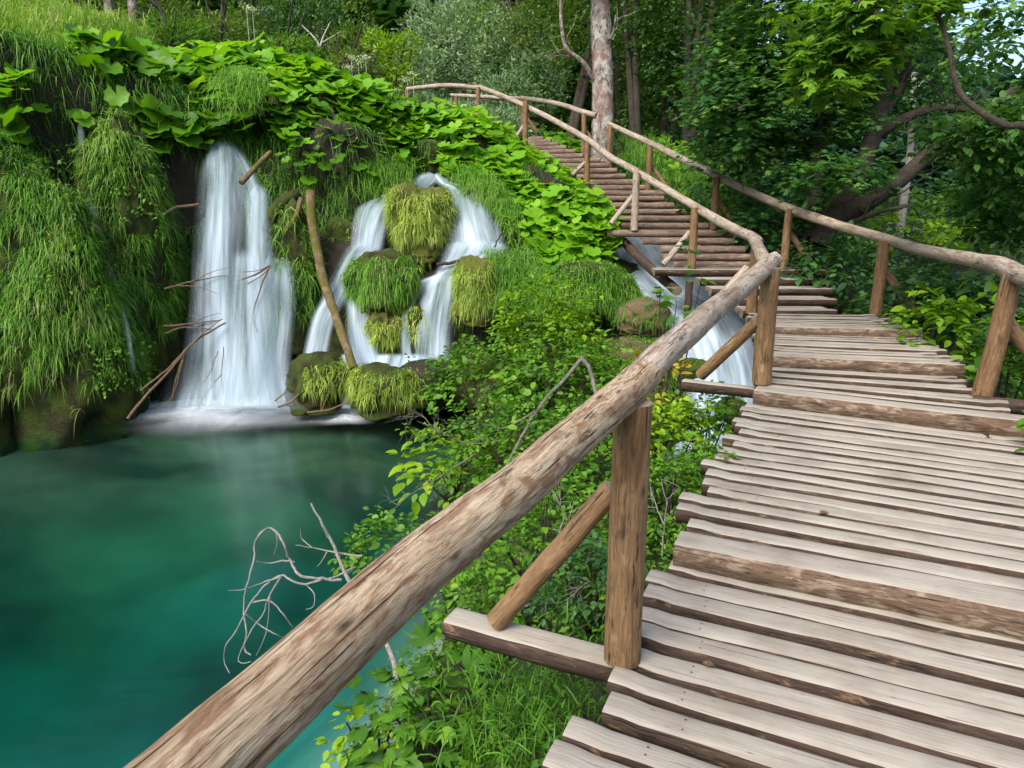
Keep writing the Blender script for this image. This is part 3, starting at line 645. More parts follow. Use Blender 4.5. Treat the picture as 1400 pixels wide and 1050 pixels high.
for k, (l, r, y, d) in enumerate(rows):
    a = W(zx(l), zy(y), d); b = a+A(1, -.02-.03*max(0, k-14), 0)*((r-l)/3.043*d/FPX)
    beam = k in (4, 9)
    mb = MB(); P = np.linspace(a, b, 26); P[:, 2] += .0
    rr = .062*rng.uniform(.92, 1.1)*(1.05 if beam else 1)
    P[:, 2] -= rr*.8; tube(mb, P, rr*(1+.08*fbm(np.stack([np.linspace(0, 4, 26)]*3, -1), 1, k)), 14, .06, 0, 1, rnd=.3)
    if k < 5:
        sd[0] += 1; put((lambda m: (plank(m, a, b, a[2], w=.15, th=.11, seed=sd[0], lip=False), m.build('tread', PM if k < 2 else [M['plank'], M['bark'], M['cut']]))[1])(MB()), stairs)
        for e in (.15, .29):
            sd[0] += 1; mb = MB(); plank(mb, a+A(.03, e, .002), b+A(-.04, e, .002), a[2]+rng.normal(.0, .004), w=.115, th=.07, seed=sd[0], lip=False, ns=16); put(mb.build('plank', PM), stairs)
        continue
    v = np.concatenate(mb.v); 
    put(mb.build('tread', [M['tread'], M['cut']]), stairs)
    # flat-topped second log that fills the tread behind its nosing
    mb = MB(); back = A(0, .17, .012)
    sd[0] += 1; plank(mb, a+back+A(.04, 0, 0), b+back-A(.05, 0, 0), a[2]-.01, w=.16, th=.09, seed=sd[0], lip=False, ns=14)
    put(mb.build('plank', [M['tread'], M['tread'], M['cut']]), stairs)
# level walk at the top
top = MB()
for (root, pts, r) in ((walk, [(.2, 1.2, -.17), (1.15, 2.9, -.15), (2.35, 5.4, .04), (3.1, 8.4, .3)], .075), (walk, [(1.3, .9, -.14), (2.3, 2.4, -.11), (3.4, 4.7, .06), (4.25, 8.2, .3)], .075),
                       (stairs, [tuple(W(905, 378, 10.5)-A(-.25, 0, .22)), tuple(W(845, 322, 12.2)-A(-.25, 0, .25)), tuple(W(745, 210, 16.2)-A(-.2, 0, .25))], .08),
                       (stairs, [tuple(W(1085, 385, 10.3)-A(.25, 0, .2)), tuple(W(1000, 322, 12.1)-A(.25, 0, .25)), tuple(W(820, 214, 16.2)-A(.3, 0, .25))], .08)):
    mb = MB(); tube(mb, smoothline(pts, 30), r, 12, .06, 0, 1); put(mb.build('support_beam', [M['bark'], M['cut']]), root)
for px, py, d, l in ((943, 385, 10.6, 1.6), (835, 330, 12.6, .8), (1040, 560, 6.2, 1.3)):
    p = W(px, py, d); mb = MB(); tube(mb, np.linspace(p, p-A(.02, .0, l), 12), .06, 12, .05, 0, 1)
    put(mb.build('support_post', [M['bark'], M['cut']]), stairs if px != 1040 else walk)
mb = MB(); tube(mb, np.linspace(W(822, 338, 12.7), W(856, 332, 12.3), 8), .05, 10, .06, 0, 1); put(mb.build('support_brace', [M['bark'], M['cut']]), stairs)
# ------------------------------------------------------------------ railings
RM = [M['rail'], M['cut']]; RG = [M['rail_grey'], M['cut']]; PO = [M['post'], M['cut']]; BK = [M['bark'], M['cut']]
lrail = thing('wooden_railing', 'rustic log railing on the waterfall side, thick near log passing closest to the viewer', 'railing', loc=(.41, 2.24, 0))
rrail = thing('wooden_railing', 'rustic log railing on the forest side of the walk, passing the lichen-covered trunk', 'railing', loc=(3.7, 5.2, .25))
def logline(root, pts, radii, name='handrail', mats=RG, wob=.05, n=60, sides=20):
    P = smoothline(np.c_[np.array(pts), radii], n); mb = MB()
    s = np.linspace(0, 1, n)
    P[:, :3] += np.stack([fbm(np.stack([s*6, 0*s+k, 0*s+len(pts)], -1), 1, k) for k in range(3)], 1)*(.006 if n > 28 else .0015)
    tube(mb, P[:, :3], P[:, 3], sides, wob, 0, 1, wf=1.6); return put(mb.build(name, mats), root)
def post(root, base, topz, r=.064, lean=(0, 0), mats=PO):
    base = A(*base); t = A(base[0]+lean[0], base[1]+lean[1], topz)
    return logline(root, [base, (base+t)/2+rng.normal(0, .004, 3), t], [r*1.05, r, r*.95], 'post', mats, .05, 24, 18)
def brace(root, post_pt, foot, r=.047, mats=PO):
    return logline(root, [post_pt, (A(*post_pt)+A(*foot))/2+rng.normal(0, .004, 3), foot], [r*.95, r, r], 'brace', mats, .05, 20, 14)
# near log and its post
P1b = Wz(850, 900, 0.0)
near = [W(55, 1240, .66), W(222, 1093, .78), W(343, 985, .90), W(512, 834, 1.14), W(666, 700, 1.48), W(768, 612, 1.86), W(866, 527, 2.42), W(884, 513, 2.52)]
logline(lrail, near, [.058, .058, .0585, .0595, .0605, .061, .066, .06], mats=RM, n=160, sides=40, wob=.035)
post(lrail, P1b, W(866, 540, 2.5)[2]+.02, .066, (.0, -.02))
bl = lambda p, q, z, r=.075: (sd.__setitem__(0, sd[0]+1), (lambda m: (plank(m, p, q, z, w=.115, th=.10, seed=sd[0], lip=False), put(m.build('cross_beam', [M['plank'], M['bark'], M['cut']]), lrail))[1])(MB()))
d1 = nrm(A(1.76, -.8)); b0 = P1b[:2]
bl(b0-d1*.74+A(0, .0), b0+d1*.03+A(.0, .0), -.002)
brace(lrail, W(838, 668, 2.55), Wz(678, 856, -.0)+A(0, 0, .02), .045)
# second log
P2b = Wz(1041, 524, .25); P2t = W(1052, 364, 5.82)
logline(lrail, [W(868, 522, 2.50), W(905, 484, 2.68), W(960, 438, 3.35), W(1010, 398, 4.5), W(1050, 362, 5.8), W(1062, 352, 5.95)], [.056, .058, .062, .066, .073, .06], n=90, sides=28, wob=.06)
post(lrail, P2b, P2t[2], .076, (.0, -.0))
bl(Wz(934, 519, .2), P2b+A(.05, 0, 0), .2)
brace(lrail, W(1035, 440, 5.75), Wz(958, 513, .22), .055)
# the bent log, then the long rail up the stairs
P3b = Wz(1027, 428, .46); 
left_tops = [(1048, 366, 5.8), (1042, 350, 6.6), (1030, 326, 8.4), (990, 306, 9.6), (946, 280, 10.6), (905, 256, 11.4), (867, 233, 12.2), (832, 213, 13.2), (802, 190, 14.4), (760, 166, 15.6), (718, 145, 16.6), (684, 130, 17.4), (655, 119, 18.2)]
logline(lrail, [W(*p) for p in left_tops[:3]]+[W(1016, 318, 8.9)], [.064, .062, .066, .055], n=40, wob=.06)
logline(lrail, [W(*p) for p in [(1038, 333, 8.25)]+left_tops[2:7]+[(858, 229, 12.4)]], [.058, .062, .068, .064, .062, .06, .055], n=70, wob=.05)
logline(lrail, [W(*p) for p in left_tops[6:]], [.062]*7, n=60, wob=.05)
logline(lrail, [W(660, 121, 18.1), W(610, 117, 18.4), W(556, 122, 18.8)], [.06, .062, .058], n=30)
post(lrail, P3b, W(1027, 332, 8.5)[2], .066); post(lrail, W(945, 368, 10.55), W(945, 284, 10.6)[2], .062)
post(lrail, W(867, 315, 12.1), W(867, 238, 12.2)[2], .062, mats=RG); post(lrail, W(802, 252, 14.4), W(802, 195, 14.4)[2], .064)
post(lrail, W(718, 204, 16.6), W(718, 140, 16.6)[2], .064); post(lrail, W(654, 160, 18.2), W(654, 121, 18.2)[2], .06); post(lrail, W(557, 150, 18.8), W(557, 124, 18.8)[2], .06)
brace(lrail, W(1021, 366, 8.5), W(976, 416, 8.45), .05, RG); brace(lrail, W(943, 318, 10.55), W(906, 362, 10.5), .048, RG)
brace(lrail, W(865, 268, 12.1), W(835, 306, 12.05), .045, RG); brace(lrail, W(800, 222, 14.3), W(782, 240, 14.3), .045, RG); brace(lrail, W(716, 172, 16.5), W(704, 190, 16.5), .042, RG)
# forest side
right_tops = [(1440, 392, 4.4), (1394, 376, 5.05), (1364, 362, 5.5), (1330, 356, 6.1), (1262, 342, 7.4), (1203, 324, 8.6)]
logline(rrail, [W(*p) for p in right_tops], [.075, .072, .07, .066, .062, .055], n=60, wob=.06)
logline(rrail, [W(*p) for p in [(1212, 327, 8.4), (1140, 306, 9.5), (1072, 282, 10.6), (1020, 260, 11.5), (975, 238, 12.2), (930, 216, 13.2), (886, 194, 14.3), (855, 180, 15.0), (832, 169, 15.7)]], [.06, .068, .07, .066, .065, .062, .06, .058, .05], n=80, wob=.05)
logline(rrail, [W(*p) for p in [(815, 158, 16.2), (797, 153, 16.5), (760, 141, 17.5), (714, 134, 18.5)]], [.06, .062, .06, .058], n=40)
logline(rrail, [W(*p) for p in [(720, 135, 18.4), (670, 133, 19.4), (617, 130, 20.3)]], [.056, .056, .052], n=30)
Q1b = Wz(1342, 543, .24)
post(rrail, Q1b, W(1365, 372, 5.5)[2], .073, (.05, -.05)); post(rrail, Wz(1196, 431, .46), W(1203, 328, 8.5)[2], .068)
post(rrail, W(1072, 366, 10.55), W(1072, 286, 10.6)[2], .062); post(rrail, W(975, 315, 12.15), W(975, 243, 12.2)[2], .062); post(rrail, W(886, 262, 14.3), W(886, 200, 14.3)[2], .06)
post(rrail, W(833, 230, 15.7), W(833, 173, 15.7)[2], .058); post(rrail, W(797, 214, 16.4), W(797, 157, 16.4)[2], .06); post(rrail, W(714, 182, 18.5), W(714, 137, 18.5)[2], .058); post(rrail, W(624, 152, 20.2), W(624, 133, 20.2)[2], .055)
brace(rrail, W(1368, 432, 5.5), W(1420, 492, 5.35), .06); brace(rrail, W(1203, 362, 8.5), W(1246, 424, 8.4), .055); brace(rrail, W(1078, 316, 10.6), W(1111, 363, 10.5), .046)
brace(rrail, W(981, 272, 12.2), W(1003, 304, 12.1), .045); brace(rrail, W(891, 226, 14.3), W(914, 258, 14.2), .045); brace(rrail, W(718, 158, 18.5), W(735, 182, 18.4), .045); brace(rrail, W(801, 178, 16.4), W(812, 196, 16.3), .045)
for p, q in ((W(1330, 550, 5.4), W(1430, 560, 5.2)), (W(1190, 436, 8.45), W(1262, 440, 8.4))):
    mb = MB(); tube(mb, np.linspace(p, q, 14), .06, 12, .06, 0, 1); put(mb.build('cross_beam', BK), rrail)
# ================================================================== ROCKS, MOUNDS, GRASS
def hang(mb, P, NN, L, wd, droop, out=.7, rlo=0, rhi=1, jit=.7, mat=0, upk=.15, clump=1.5):
    m = max(1, len(P)//7); P = np.repeat(P[:m], 7, 0)+rng.normal(0, min(.06, L*.12), (m*7, 3)); NN = np.repeat(NN[:m]+rng.normal(0, .25, (m, 3)), 7, 0)
    n = len(P); d = NN*out+UP*upk+rng.normal(0, jit, (n, 3))
    r = np.clip(.5+.28*noise3(P, clump, 8)+np.repeat(rng.normal(0, .2, n//7), 7)+rng.normal(0, .12, n), 0, 1)*(rhi-rlo)+rlo
    blades(mb, P, d, L*np.repeat(rng.uniform(.6, 1.25, n//7), 7)*rng.uniform(.7, 1.2, n), wd*rng.uniform(.7, 1.3, n), droop*rng.uniform(.4, 1.2, n), r, mat)
def mound(name, label, c, rad, ngr, L, wd, rockm='moss', grm='grass_pale', seed=1, amp=.12, gz=(-.35, 1), cat='boulder', group=None, droop=1.0, gfilter=None, out=.6, extra=0):
    c = np.asarray(c); root = thing(name, label, cat, group, loc=tuple(c-A(0, 0, rad[2])))
    mb = MB(); v, q = lump(c, rad, 80, 52, amp, 1.4, seed); mb.add(v, q); put(mb.build('rock', M[rockm]), root)
    if ngr:
        P, NN, d = lump_pts(c, rad, ngr*2, amp, 1.4, seed, gz[0]); k = (NN[:, 1] < .45) & (d[:, 2] < gz[1])
        k &= fbm(P, 1.3, seed+2) > -1.0+0*P[:, 0]
        if gfilter is not None: k &= gfilter(P, d)
        P, NN = P[k][:ngr], NN[k][:ngr]
        mb = MB(); hang(mb, P, NN, L, wd, droop, out); put(mb.build('grass', M[grm]), root)
    if extra:
        P, NN, d = lump_pts(c, rad, extra*4, amp, 1.4, seed, -.5); k = (NN[:, 1] < .3) & (noise3(P, 1.3, 4) > .0); P, NN = P[k][:extra], NN[k][:extra]
        mb = MB(); sprays(mb, P+NN*.05, NN+A(0, 0, -.6)+rng.normal(0, .5, P.shape), 9, .26, .075, T_OVATE, .6, .4, 0, .9); put(mb.build('small_leaves', M['shrub_mid']), root)
        P, NN, d = lump_pts(c, rad, 3200, amp, 1.4, seed, -.6); k = (NN[:, 1] < .4) & (noise3(P, 2.1, 7) > .45); mb = MB(); hang(mb, P[k], NN[k], L*1.05, wd, 1.2, .7, .7, 1.0); put(mb.build('dry_grass', M['dry_grass']), root)
    return root
# big hanging mounds by the pool
mound('grassy_mound', 'huge bulging mound of hanging grass with dark moss at the waterline', W(72, 430, 11.0), (1.25, .85, 2.35), 26000, .27, .015, 'moss', 'moss_grass', 3, .22, (-.45, 1), 'mound', out=.8, droop=.9, extra=130,
      gfilter=lambda P, d: (fbm(P, 1.9, 12) > -.22) & (d[:, 2] > -.30+.30*noise3(P, 1.6, 3)) | (rng.uniform(size=len(P)) < .16))
mound('grassy_mound', 'narrow hanging grass column between the huge mound and the dark cave', W(180, 340, 11.6), (.52, .6, 2.25), 11000, .25, .014, 'moss', 'moss_grass', 5, .24, (-.75, 1), 'mound', out=.8, droop=.9,
      gfilter=lambda P, d: (fbm(P, 1.9, 2) > -.25) & (d[:, 2] > -.62+.2*noise3(P, 2, 3)), extra=70)
mound('grassy_mound', 'mossy bulge cut by the picture edge beyond the huge grass mound', W(-60, 470, 10.4), (.75, .7, 1.6), 4000, .27, .015, 'moss', 'moss_grass', 6, .2, (-.2, 1), 'mound')
# boulders of the cascade
mound('grassy_boulder', 'tall egg-shaped boulder of pale grass splitting the upper cascade', W(571, 303, 12.55), (.48, .42, .66), 5200, .17, .012, 'moss_bright', 'grass_pale', 8, .26, (-.55, .70), out=.8, droop=.9)
mound('grassy_boulder', 'round green-topped boulder below and beside the tall egg-shaped one', W(522, 386, 11.95), (.56, .42, .52), 5400, .18, .012, 'moss', 'moss_grass', 9, .30, (-.5, .80), out=.55, droop=1.1)
mound('grassy_boulder', 'small tufted lump hanging under the round green-topped boulder', W(524, 455, 11.85), (.26, .28, .36), 1600, .15, .012, 'moss_bright', 'grass_pale', 10, .3, (-.5, .6))
mound('grassy_boulder', 'rounded boulder of combed pale grass next to the bushes', W(652, 398, 11.75), (.36, .36, .52), 3600, .17, .012, 'moss_bright', 'grass_pale', 11, .24, (-.6, .80), droop=1.1)
mound('grassy_boulder', 'low dark mossy boulder in the pool at the foot of the leaning log', W(432, 524, 11.25), (.50, .4, .44), 2200, .17, .013, 'moss', 'grass_pale', 12, .22, (-.2, .75), gfilter=lambda P, d: d[:, 0] > -.1)
mound('grassy_boulder', 'wide low boulder draped with pale tufts at the pool edge', W(527, 530, 11.05), (.56, .4, .36), 3200, .19, .013, 'moss', 'grass_pale', 13, .25, (-.3, .8))
mound('wet_boulder', 'smooth dark wet boulder under a thin skin of water', W(582, 520, 11.3), (.46, .4, .34), 0, .2, .01, 'wetrock', 'grass', 14, .08)
mound('grassy_boulder', 'little green hump between the strands of the broad cascade', W(570, 446, 11.95), (.17, .2, .36), 420, .22, .014, 'moss', 'grass_pale', 15, .2, (-.5, .9))
mound('grassy_boulder', 'grassy ledge of brownish tufts beside the milky stream', W(800, 396, 11.6), (.82, .5, .46), 6500, .2, .013, 'moss', 'moss_grass', 16, .22, (-.5, .95))
mound('tufa_boulder', 'bare brown crumbly boulder standing in the milky stream', W(880, 432, 11.0), (.42, .4, .28), 700, .14, .009, 'tufa', 'grass', 17, .16)
mound('tufa_boulder', 'brown earthy rock below the bare boulder, tufted with grass', W(862, 505, 10.3), (.56, .45, .46), 2600, .2, .010, 'tufa', 'grass', 18, .16)
mound('mossy_rock', 'dark mossy ledge holding the leaning logs between the waterfalls', W(405, 385, 12.35), (.42, .4, 1.35), 1800, .3, .016, 'moss', 'grass', 19, .12, (-.5, .9))
mound('mossy_rock', 'olive mossy stump at the head of the cascade', W(583, 218, 13.9), (.34, .3, .42), 500, .2, .01, 'moss', 'grass', 20, .12, (.1, .9))
for k, (px, py, d, r) in enumerate([(560, 420, 13.2, (1.3, .9, .9)), (600, 350, 14.3, (1.5, 1.0, .85)), (480, 400, 13.1, (.8, .7, 1.1)), (690, 430, 12.9, (1.2, .8, 1.1))]):
    mound('wet_rock', ['wet dark rock bed behind the cascade steps', 'wet dark rock bed under the head of the cascade', 'wet dark rock bed behind the leaning log', 'shadowed rock bank behind the bushes at the cascade edge'][k],
          W(px, py, d), r, 0 if k != 3 else 2500, .25, .01, 'wetrock', 'grass', 30+k, .14)
MS = 'bare mossy stones among the cascade boulders'
for px, py, d, r, lab in ((556, 362, 12.5, (.34, .3, .26), 'olive mossy stone wedged between the tall egg boulder and the round one'), (496, 438, 12.0, (.26, .25, .40), 'mossy stone under the round green-topped boulder beside the leaning log'),
                          (548, 425, 12.05, (.26, .25, .5), 'dark mossy stone behind the little green hump'), (468, 340, 12.8, (.4, .3, .5), 'dark mossy stone left of the falling side strand'), (596, 392, 12.45, (.22, .25, .16), 'wet mossy ledge below the driftwood stick')):
    mound('mossy_stone', lab, W(px, py, d), r, 260, .16, .012, 'moss', 'grass_pale', int(px), .22, (-.2, .9), 'stone', MS)
def ledges(name, label, top, bot, seed, mat='moss', off=0.):
    nu, nv = 90, 90; tw = smoothline([W(*p) for p in top], nu); bw = smoothline([W(*p) for p in bot], nu)
    v = np.linspace(0, 1, nv)[:, None, None]; n0 = fbm(np.stack([tw[:, 0]*1.1, 0*tw[:, 0], 0*tw[:, 0]+seed], -1), 1.0, seed)*.08
    st = v[..., 0]*6+n0[None]*6+.5*fbm((tw[None]*(1-v)+bw[None]*v), .9, seed); fr = st-np.floor(st); vv = np.clip((np.floor(st)+ss(.45, .95, fr))/6, -.05, 1.05)
    g = tw[None]*(1-v)+bw[None]*v; hz = tw[None]*(1-vv[..., None])+bw[None]*vv[..., None]
    g[..., 0:2] = g[..., 0:2]*.35+hz[..., 0:2]*.65; g[..., 1] += off
    g += .10*fbm(g, 2.2, seed+1)[..., None]*A(.4, -1, .6)+.05*fbm(g, 6, seed+2)[..., None]*A(.3, -1, .5)
    i = np.arange(nv-1)[:, None]*nu; j = np.arange(nu-1)[None]; q = np.stack([i+j, i+nu+j, i+nu+j+1, i+j+1], -1).reshape(-1, 4)
    mb = MB(); mb.add(g.reshape(-1, 3), q); return tag(mb.build(name, M[mat]), label, 'rock face', kind='structure')
ledges('rock_face', 'stepped mossy tufa ledges carrying the cascade', [(440, 240, 14.2), (510, 250, 14.2), (590, 238, 14.3), (660, 262, 14.0), (740, 330, 13.4)], [(390, 560, 11.8), (470, 560, 11.7), (550, 565, 11.6), (640, 560, 11.6), (740, 560, 11.7)], 3, 'moss', .18)
ledges('rock_face', 'dark dripping rock behind the tall waterfall', [(215, 200, 13.5), (270, 190, 13.5), (340, 195, 13.5), (430, 240, 13.3)], [(205, 590, 11.9), (270, 590, 12.0), (340, 590, 12.1), (410, 590, 12.0)], 5, 'wetrock', .25)
GS = 'wet stones in the milky stream'
for px, py, d, r, lab in ((852, 372, 13.0, (.3, .3, .22), 'wet dark stone at the upper edge of the milky stream'), (952, 505, 9.7, (.22, .2, .16), 'wet mossy stone in the middle of the milky stream'), (905, 560, 8.9, (.3, .26, .22), 'wet stone splitting the lower milky stream'), (1000, 560, 8.7, (.2, .2, .14), 'small wet stone beside the boardwalk in the milky stream')):
    mound('wet_stone', lab, W(px, py, d), r, 160, .14, .011, 'moss', 'moss_grass', int(px), .25, (.0, .9), 'stone', GS)
# wall behind the belt of leaves
mb = MB()
wall_a = ([(-60, 130, 12.2), (60, 120, 12.2), (120, 150, 12.6), (200, 185, 12.9), (285, 180, 13.1)], [(-60, 420, 11.4), (60, 420, 11.6), (130, 420, 11.9), (215, 420, 12.4), (262, 430, 12.6)])
wall_b = ([(318, 165, 13.2), (380, 150, 13.3), (450, 165, 13.5), (510, 190, 13.8), (565, 215, 14.2)], [(350, 330, 12.8), (390, 330, 12.7), (440, 340, 12.7), (490, 310, 13.0), (545, 280, 13.6)])
wall_c = ([(540, 160, 15.2), (600, 150, 15.6), (660, 165, 15.6), (715, 205, 15.1), (770, 240, 14.2), (822, 290, 13.2)], [(565, 225, 13.9), (620, 250, 13.6), (680, 290, 13.2), (720, 330, 12.6), (765, 385, 12.0), (826, 350, 12.8)])
for k, (t, b) in enumerate((wall_a, wall_b, wall_c)): ruled_mesh(mb, t, b, 50, 20, .1, .10, -.16, k+3)
o = mb.build('tufa_cliff', M['wetrock']); tag(o, 'dark tufa cliff behind the grass and broad leaves', 'cliff', kind='structure')
mb = MB()
for (t, b), n, L in ((wall_a, 9000, .36), (wall_b, 5500, .34)):
    P, NN, u, v = ruled(t, b, n, .1, .05); k = fbm(P, 1.2, 5) > -.7; hang(mb, P[k], NN[k], L, .018, 1.2, .6, 0, .9)
P, NN, u, v = ruled([(-80, 70, 12.6), (20, 85, 12.4), (100, 100, 12.6), (200, 110, 13.2)], [(-80, 210, 11.6), (20, 200, 11.6), (110, 190, 11.8), (215, 215, 12.4)], 8000, .2, .08); hang(mb, P, NN, .45, .018, .9, .8, .1, .9, upk=.4)
P, NN, u, v = ruled([(470, 205, 13.4), (510, 215, 13.4), (560, 225, 13.5)], [(455, 275, 12.9), (510, 268, 13.0), (560, 255, 13.3)], 2600, .15, .05); hang(mb, P, NN, .4, .012, .9, .9, .3, 1, upk=.4)
P, NN, u, v = ruled([(618, 232, 13.5), (660, 240, 13.3), (705, 280, 12.9)], [(640, 268, 13.1), (672, 285, 12.8), (705, 330, 12.5)], 2600, .15, .05); hang(mb, P, NN, .38, .012, .9, .9, .3, 1, upk=.4)
P, NN, u, v = ruled([(660, 345, 12.2), (720, 340, 12.3), (770, 370, 11.9)], [(690, 420, 11.4), (740, 440, 11.2), (800, 450, 11.0)], 3500, .15, .05); hang(mb, P, NN, .35, .011, 1.1, .8, .2, .9, upk=.2)
P, NN, u, v = ruled([(300, 110, 12.7), (330, 95, 12.8), (365, 110, 12.8)], [(300, 150, 12.3), (325, 160, 12.2), (360, 140, 12.4)], 700, .2, .05); hang(mb, P, NN, .5, .016, .9, .9, .5, 1, upk=.5)
P, NN, u, v = ruled(*wall_c, 3800, .05, .05); hang(mb, P, NN, .34, .012, 1.1, .8, .1, .9, upk=.2)
n = 60000; x = rng.uniform(-12, 1.2, n); y = lipy(x)+rng.uniform(-.8, .9, n); z = hterr(x, y); e = .08
gx_ = (hterr(x+e, y)-z)/e; gy_ = (hterr(x, y+e)-z)/e; NN = nrm(np.stack([-gx_, -gy_, 1+0*gx_], 1)); st = np.sqrt(1+gx_**2+gy_**2)
k = (rng.uniform(size=n) < np.minimum(1, st/14)+(x < -5.0)*.55) & (z > WATER+.7) & ~((x > -6.4) & (x < -4.0) & (z < 2.75)) & ~((x > -3) & (x < -.2) & (z < 2.3)) & (noise3(np.stack([x, y, z], 1), 1.1, 3) > -.5)
hang(mb, np.stack([x, y, z], 1)[k], NN[k], .42, .019, 1.1, .7, 0, .9)
o = mb.build('hanging_grass', M['grass']); tag(o, 'long grass hanging all over the tufa cliff', 'grass', kind='stuff')
# meadow grass on the knoll above
mb = MB()
P, NN, u, v = ruled([(-80, -60, 14.5), (20, -5, 15), (90, 32, 15.5), (150, 56, 15.5), (200, 72, 15.5)], [(-80, 150, 11.4), (20, 135, 11.6), (70, 100, 12.4), (130, 80, 13.6), (180, 78, 14.2)], 13000, .25, .12)
hang(mb, P, NN, .75, .018, .55, .35, 0, 1, .35, 0, .9, .8)
o = mb.build('meadow_grass', M['meadow']); tag(o, 'tall pale meadow grass on the knoll above the falls', 'grass', kind='stuff')
mb = MB(); ruled_mesh(mb, [(-80, -50, 14.5), (20, 5, 15), (90, 42, 15.5), (150, 66, 15.5), (200, 82, 15.5)], [(-80, 160, 11.4), (20, 145, 11.6), (70, 110, 12.4), (130, 90, 13.6), (180, 86, 14.2)], 30, 14, .2, .1, -.1)
o = mb.build('hill', M['soil']); tag(o, 'grassy knoll above the tufa cliff', 'hill', kind='structure')
# broad butterbur leaves
def butter(top, bot, n, size, name, label, bulge=.3, jit=.08, lo=0., up=.75, face=.55, hang_=.5, edge=0.):
    P, NN, u, v = ruled(top, bot, n, bulge, jit)
    keep = fbm(P, 1.3, 9) > -.72-edge*(1-v); P, NN, v = P[keep], NN[keep], v[keep]; n = len(P)
    az = rng.normal(0, .7, n); out = NN*A(1, 1, .2)
    D = out*(.8)+np.stack([np.sin(az), -.2*np.cos(az), 0*az], 1)*.7+A(0, 0, -1)*(hang_*rng.uniform(.2, 1.2, n)*(.4+v))[:, None]
    N = UP*up+NN*face*(.6+1.2*v)[:, None]+rng.normal(0, .45, (n, 3))
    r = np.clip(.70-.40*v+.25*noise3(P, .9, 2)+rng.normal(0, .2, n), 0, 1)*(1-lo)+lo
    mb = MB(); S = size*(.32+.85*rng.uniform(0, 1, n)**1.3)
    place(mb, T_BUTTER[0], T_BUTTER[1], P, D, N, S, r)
    k = rng.uniform(size=n) < .5
    blades(mb, P[k]-NN[k]*.25-A(0, 0, .25), NN[k]*.5+UP, .34, .012, -.05, r[k]*.6, 0, 3)
    o = mb.build(name, M['butterbur']); return tag(o, label, 'leafy plants', kind='stuff')
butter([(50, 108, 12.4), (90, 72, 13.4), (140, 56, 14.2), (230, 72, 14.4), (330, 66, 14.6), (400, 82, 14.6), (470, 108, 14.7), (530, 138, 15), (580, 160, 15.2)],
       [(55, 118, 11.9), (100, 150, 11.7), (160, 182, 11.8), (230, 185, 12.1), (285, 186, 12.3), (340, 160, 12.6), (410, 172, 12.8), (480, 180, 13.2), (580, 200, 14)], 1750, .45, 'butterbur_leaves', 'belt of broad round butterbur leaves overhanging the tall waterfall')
n = 520; x = rng.uniform(-11, -5.6, n); y = lipy(x)+rng.uniform(-.42, .9, n); z = hterr(x, y); e = .1
NN = nrm(np.stack([-(hterr(x+e, y)-z)/e, -(hterr(x, y+e)-z)/e, 1+0*x], 1)); P = np.stack([x, y, z], 1)+NN*rng.uniform(.08, .3, n)[:, None]+UP*.1
k = (z > 2.6) & (noise3(P, .9, 6) > -.25); P, NN = P[k], NN[k]; n = len(P); mb = MB()
place(mb, T_BUTTER[0], T_BUTTER[1], P, A(.1, -.9, -.3)+rng.normal(0, .5, (n, 3)), UP*.9+NN*.6+rng.normal(0, .35, (n, 3)), .5*(.35+.8*rng.uniform(0, 1, n)), np.clip(.35+rng.normal(0, .22, n), 0, 1))
tag(mb.build('butterbur_leaves', M['butterbur']), 'scattered butterbur leaves on the slope above the huge grass mound', 'leafy plants', kind='stuff')
butter([(330, 150, 13), (400, 165, 13.1), (470, 170, 13.3), (560, 190, 14)], [(390, 215, 12.6), (440, 240, 12.5), (490, 235, 12.8), (570, 232, 13.6)], 130, .3, 'butterbur_leaves', 'loose butterbur leaves dangling from the cliff between the waterfalls', edge=-1)
butter([(548, 165, 15), (600, 150, 15.6), (660, 162, 15.8), (705, 198, 15.3), (750, 222, 14.6), (800, 262, 13.6), (824, 300, 13)],
       [(565, 215, 13.8), (620, 240, 13.5), (685, 285, 13.0), (715, 320, 12.5), (760, 372, 11.8), (790, 385, 11.6), (826, 345, 12.5)], 1700, .34, 'butterbur_leaves', 'bright bank of round leaves between the cascade and the wooden stairs', .35, .08, .3)
butter([(-10, 95, 10.6), (10, 92, 10.6), (24, 96, 10.6)], [(-10, 180, 10.4), (20, 180, 10.4), (50, 182, 10.4)], 26, .40, 'butterbur_leaves', 'few broad leaves sticking out low at the picture edge', .1, .05)
butter([(905, 185, 18), (960, 205, 17), (1000, 232, 15.5)], [(885, 250, 15.5), (940, 270, 14.5), (985, 300, 13.5)], 220, .28, 'butterbur_leaves', 'round leaves behind the forest-side railing', .1, .08)
butter([(735, 178, 19.5), (770, 190, 19), (800, 200, 18)], [(752, 196, 18.6), (770, 206, 18), (800, 214, 17.4)], 130, .3, 'butterbur_leaves', 'round leaves at the top of the stairs in front of the grey trunk', .1, .08, 0)
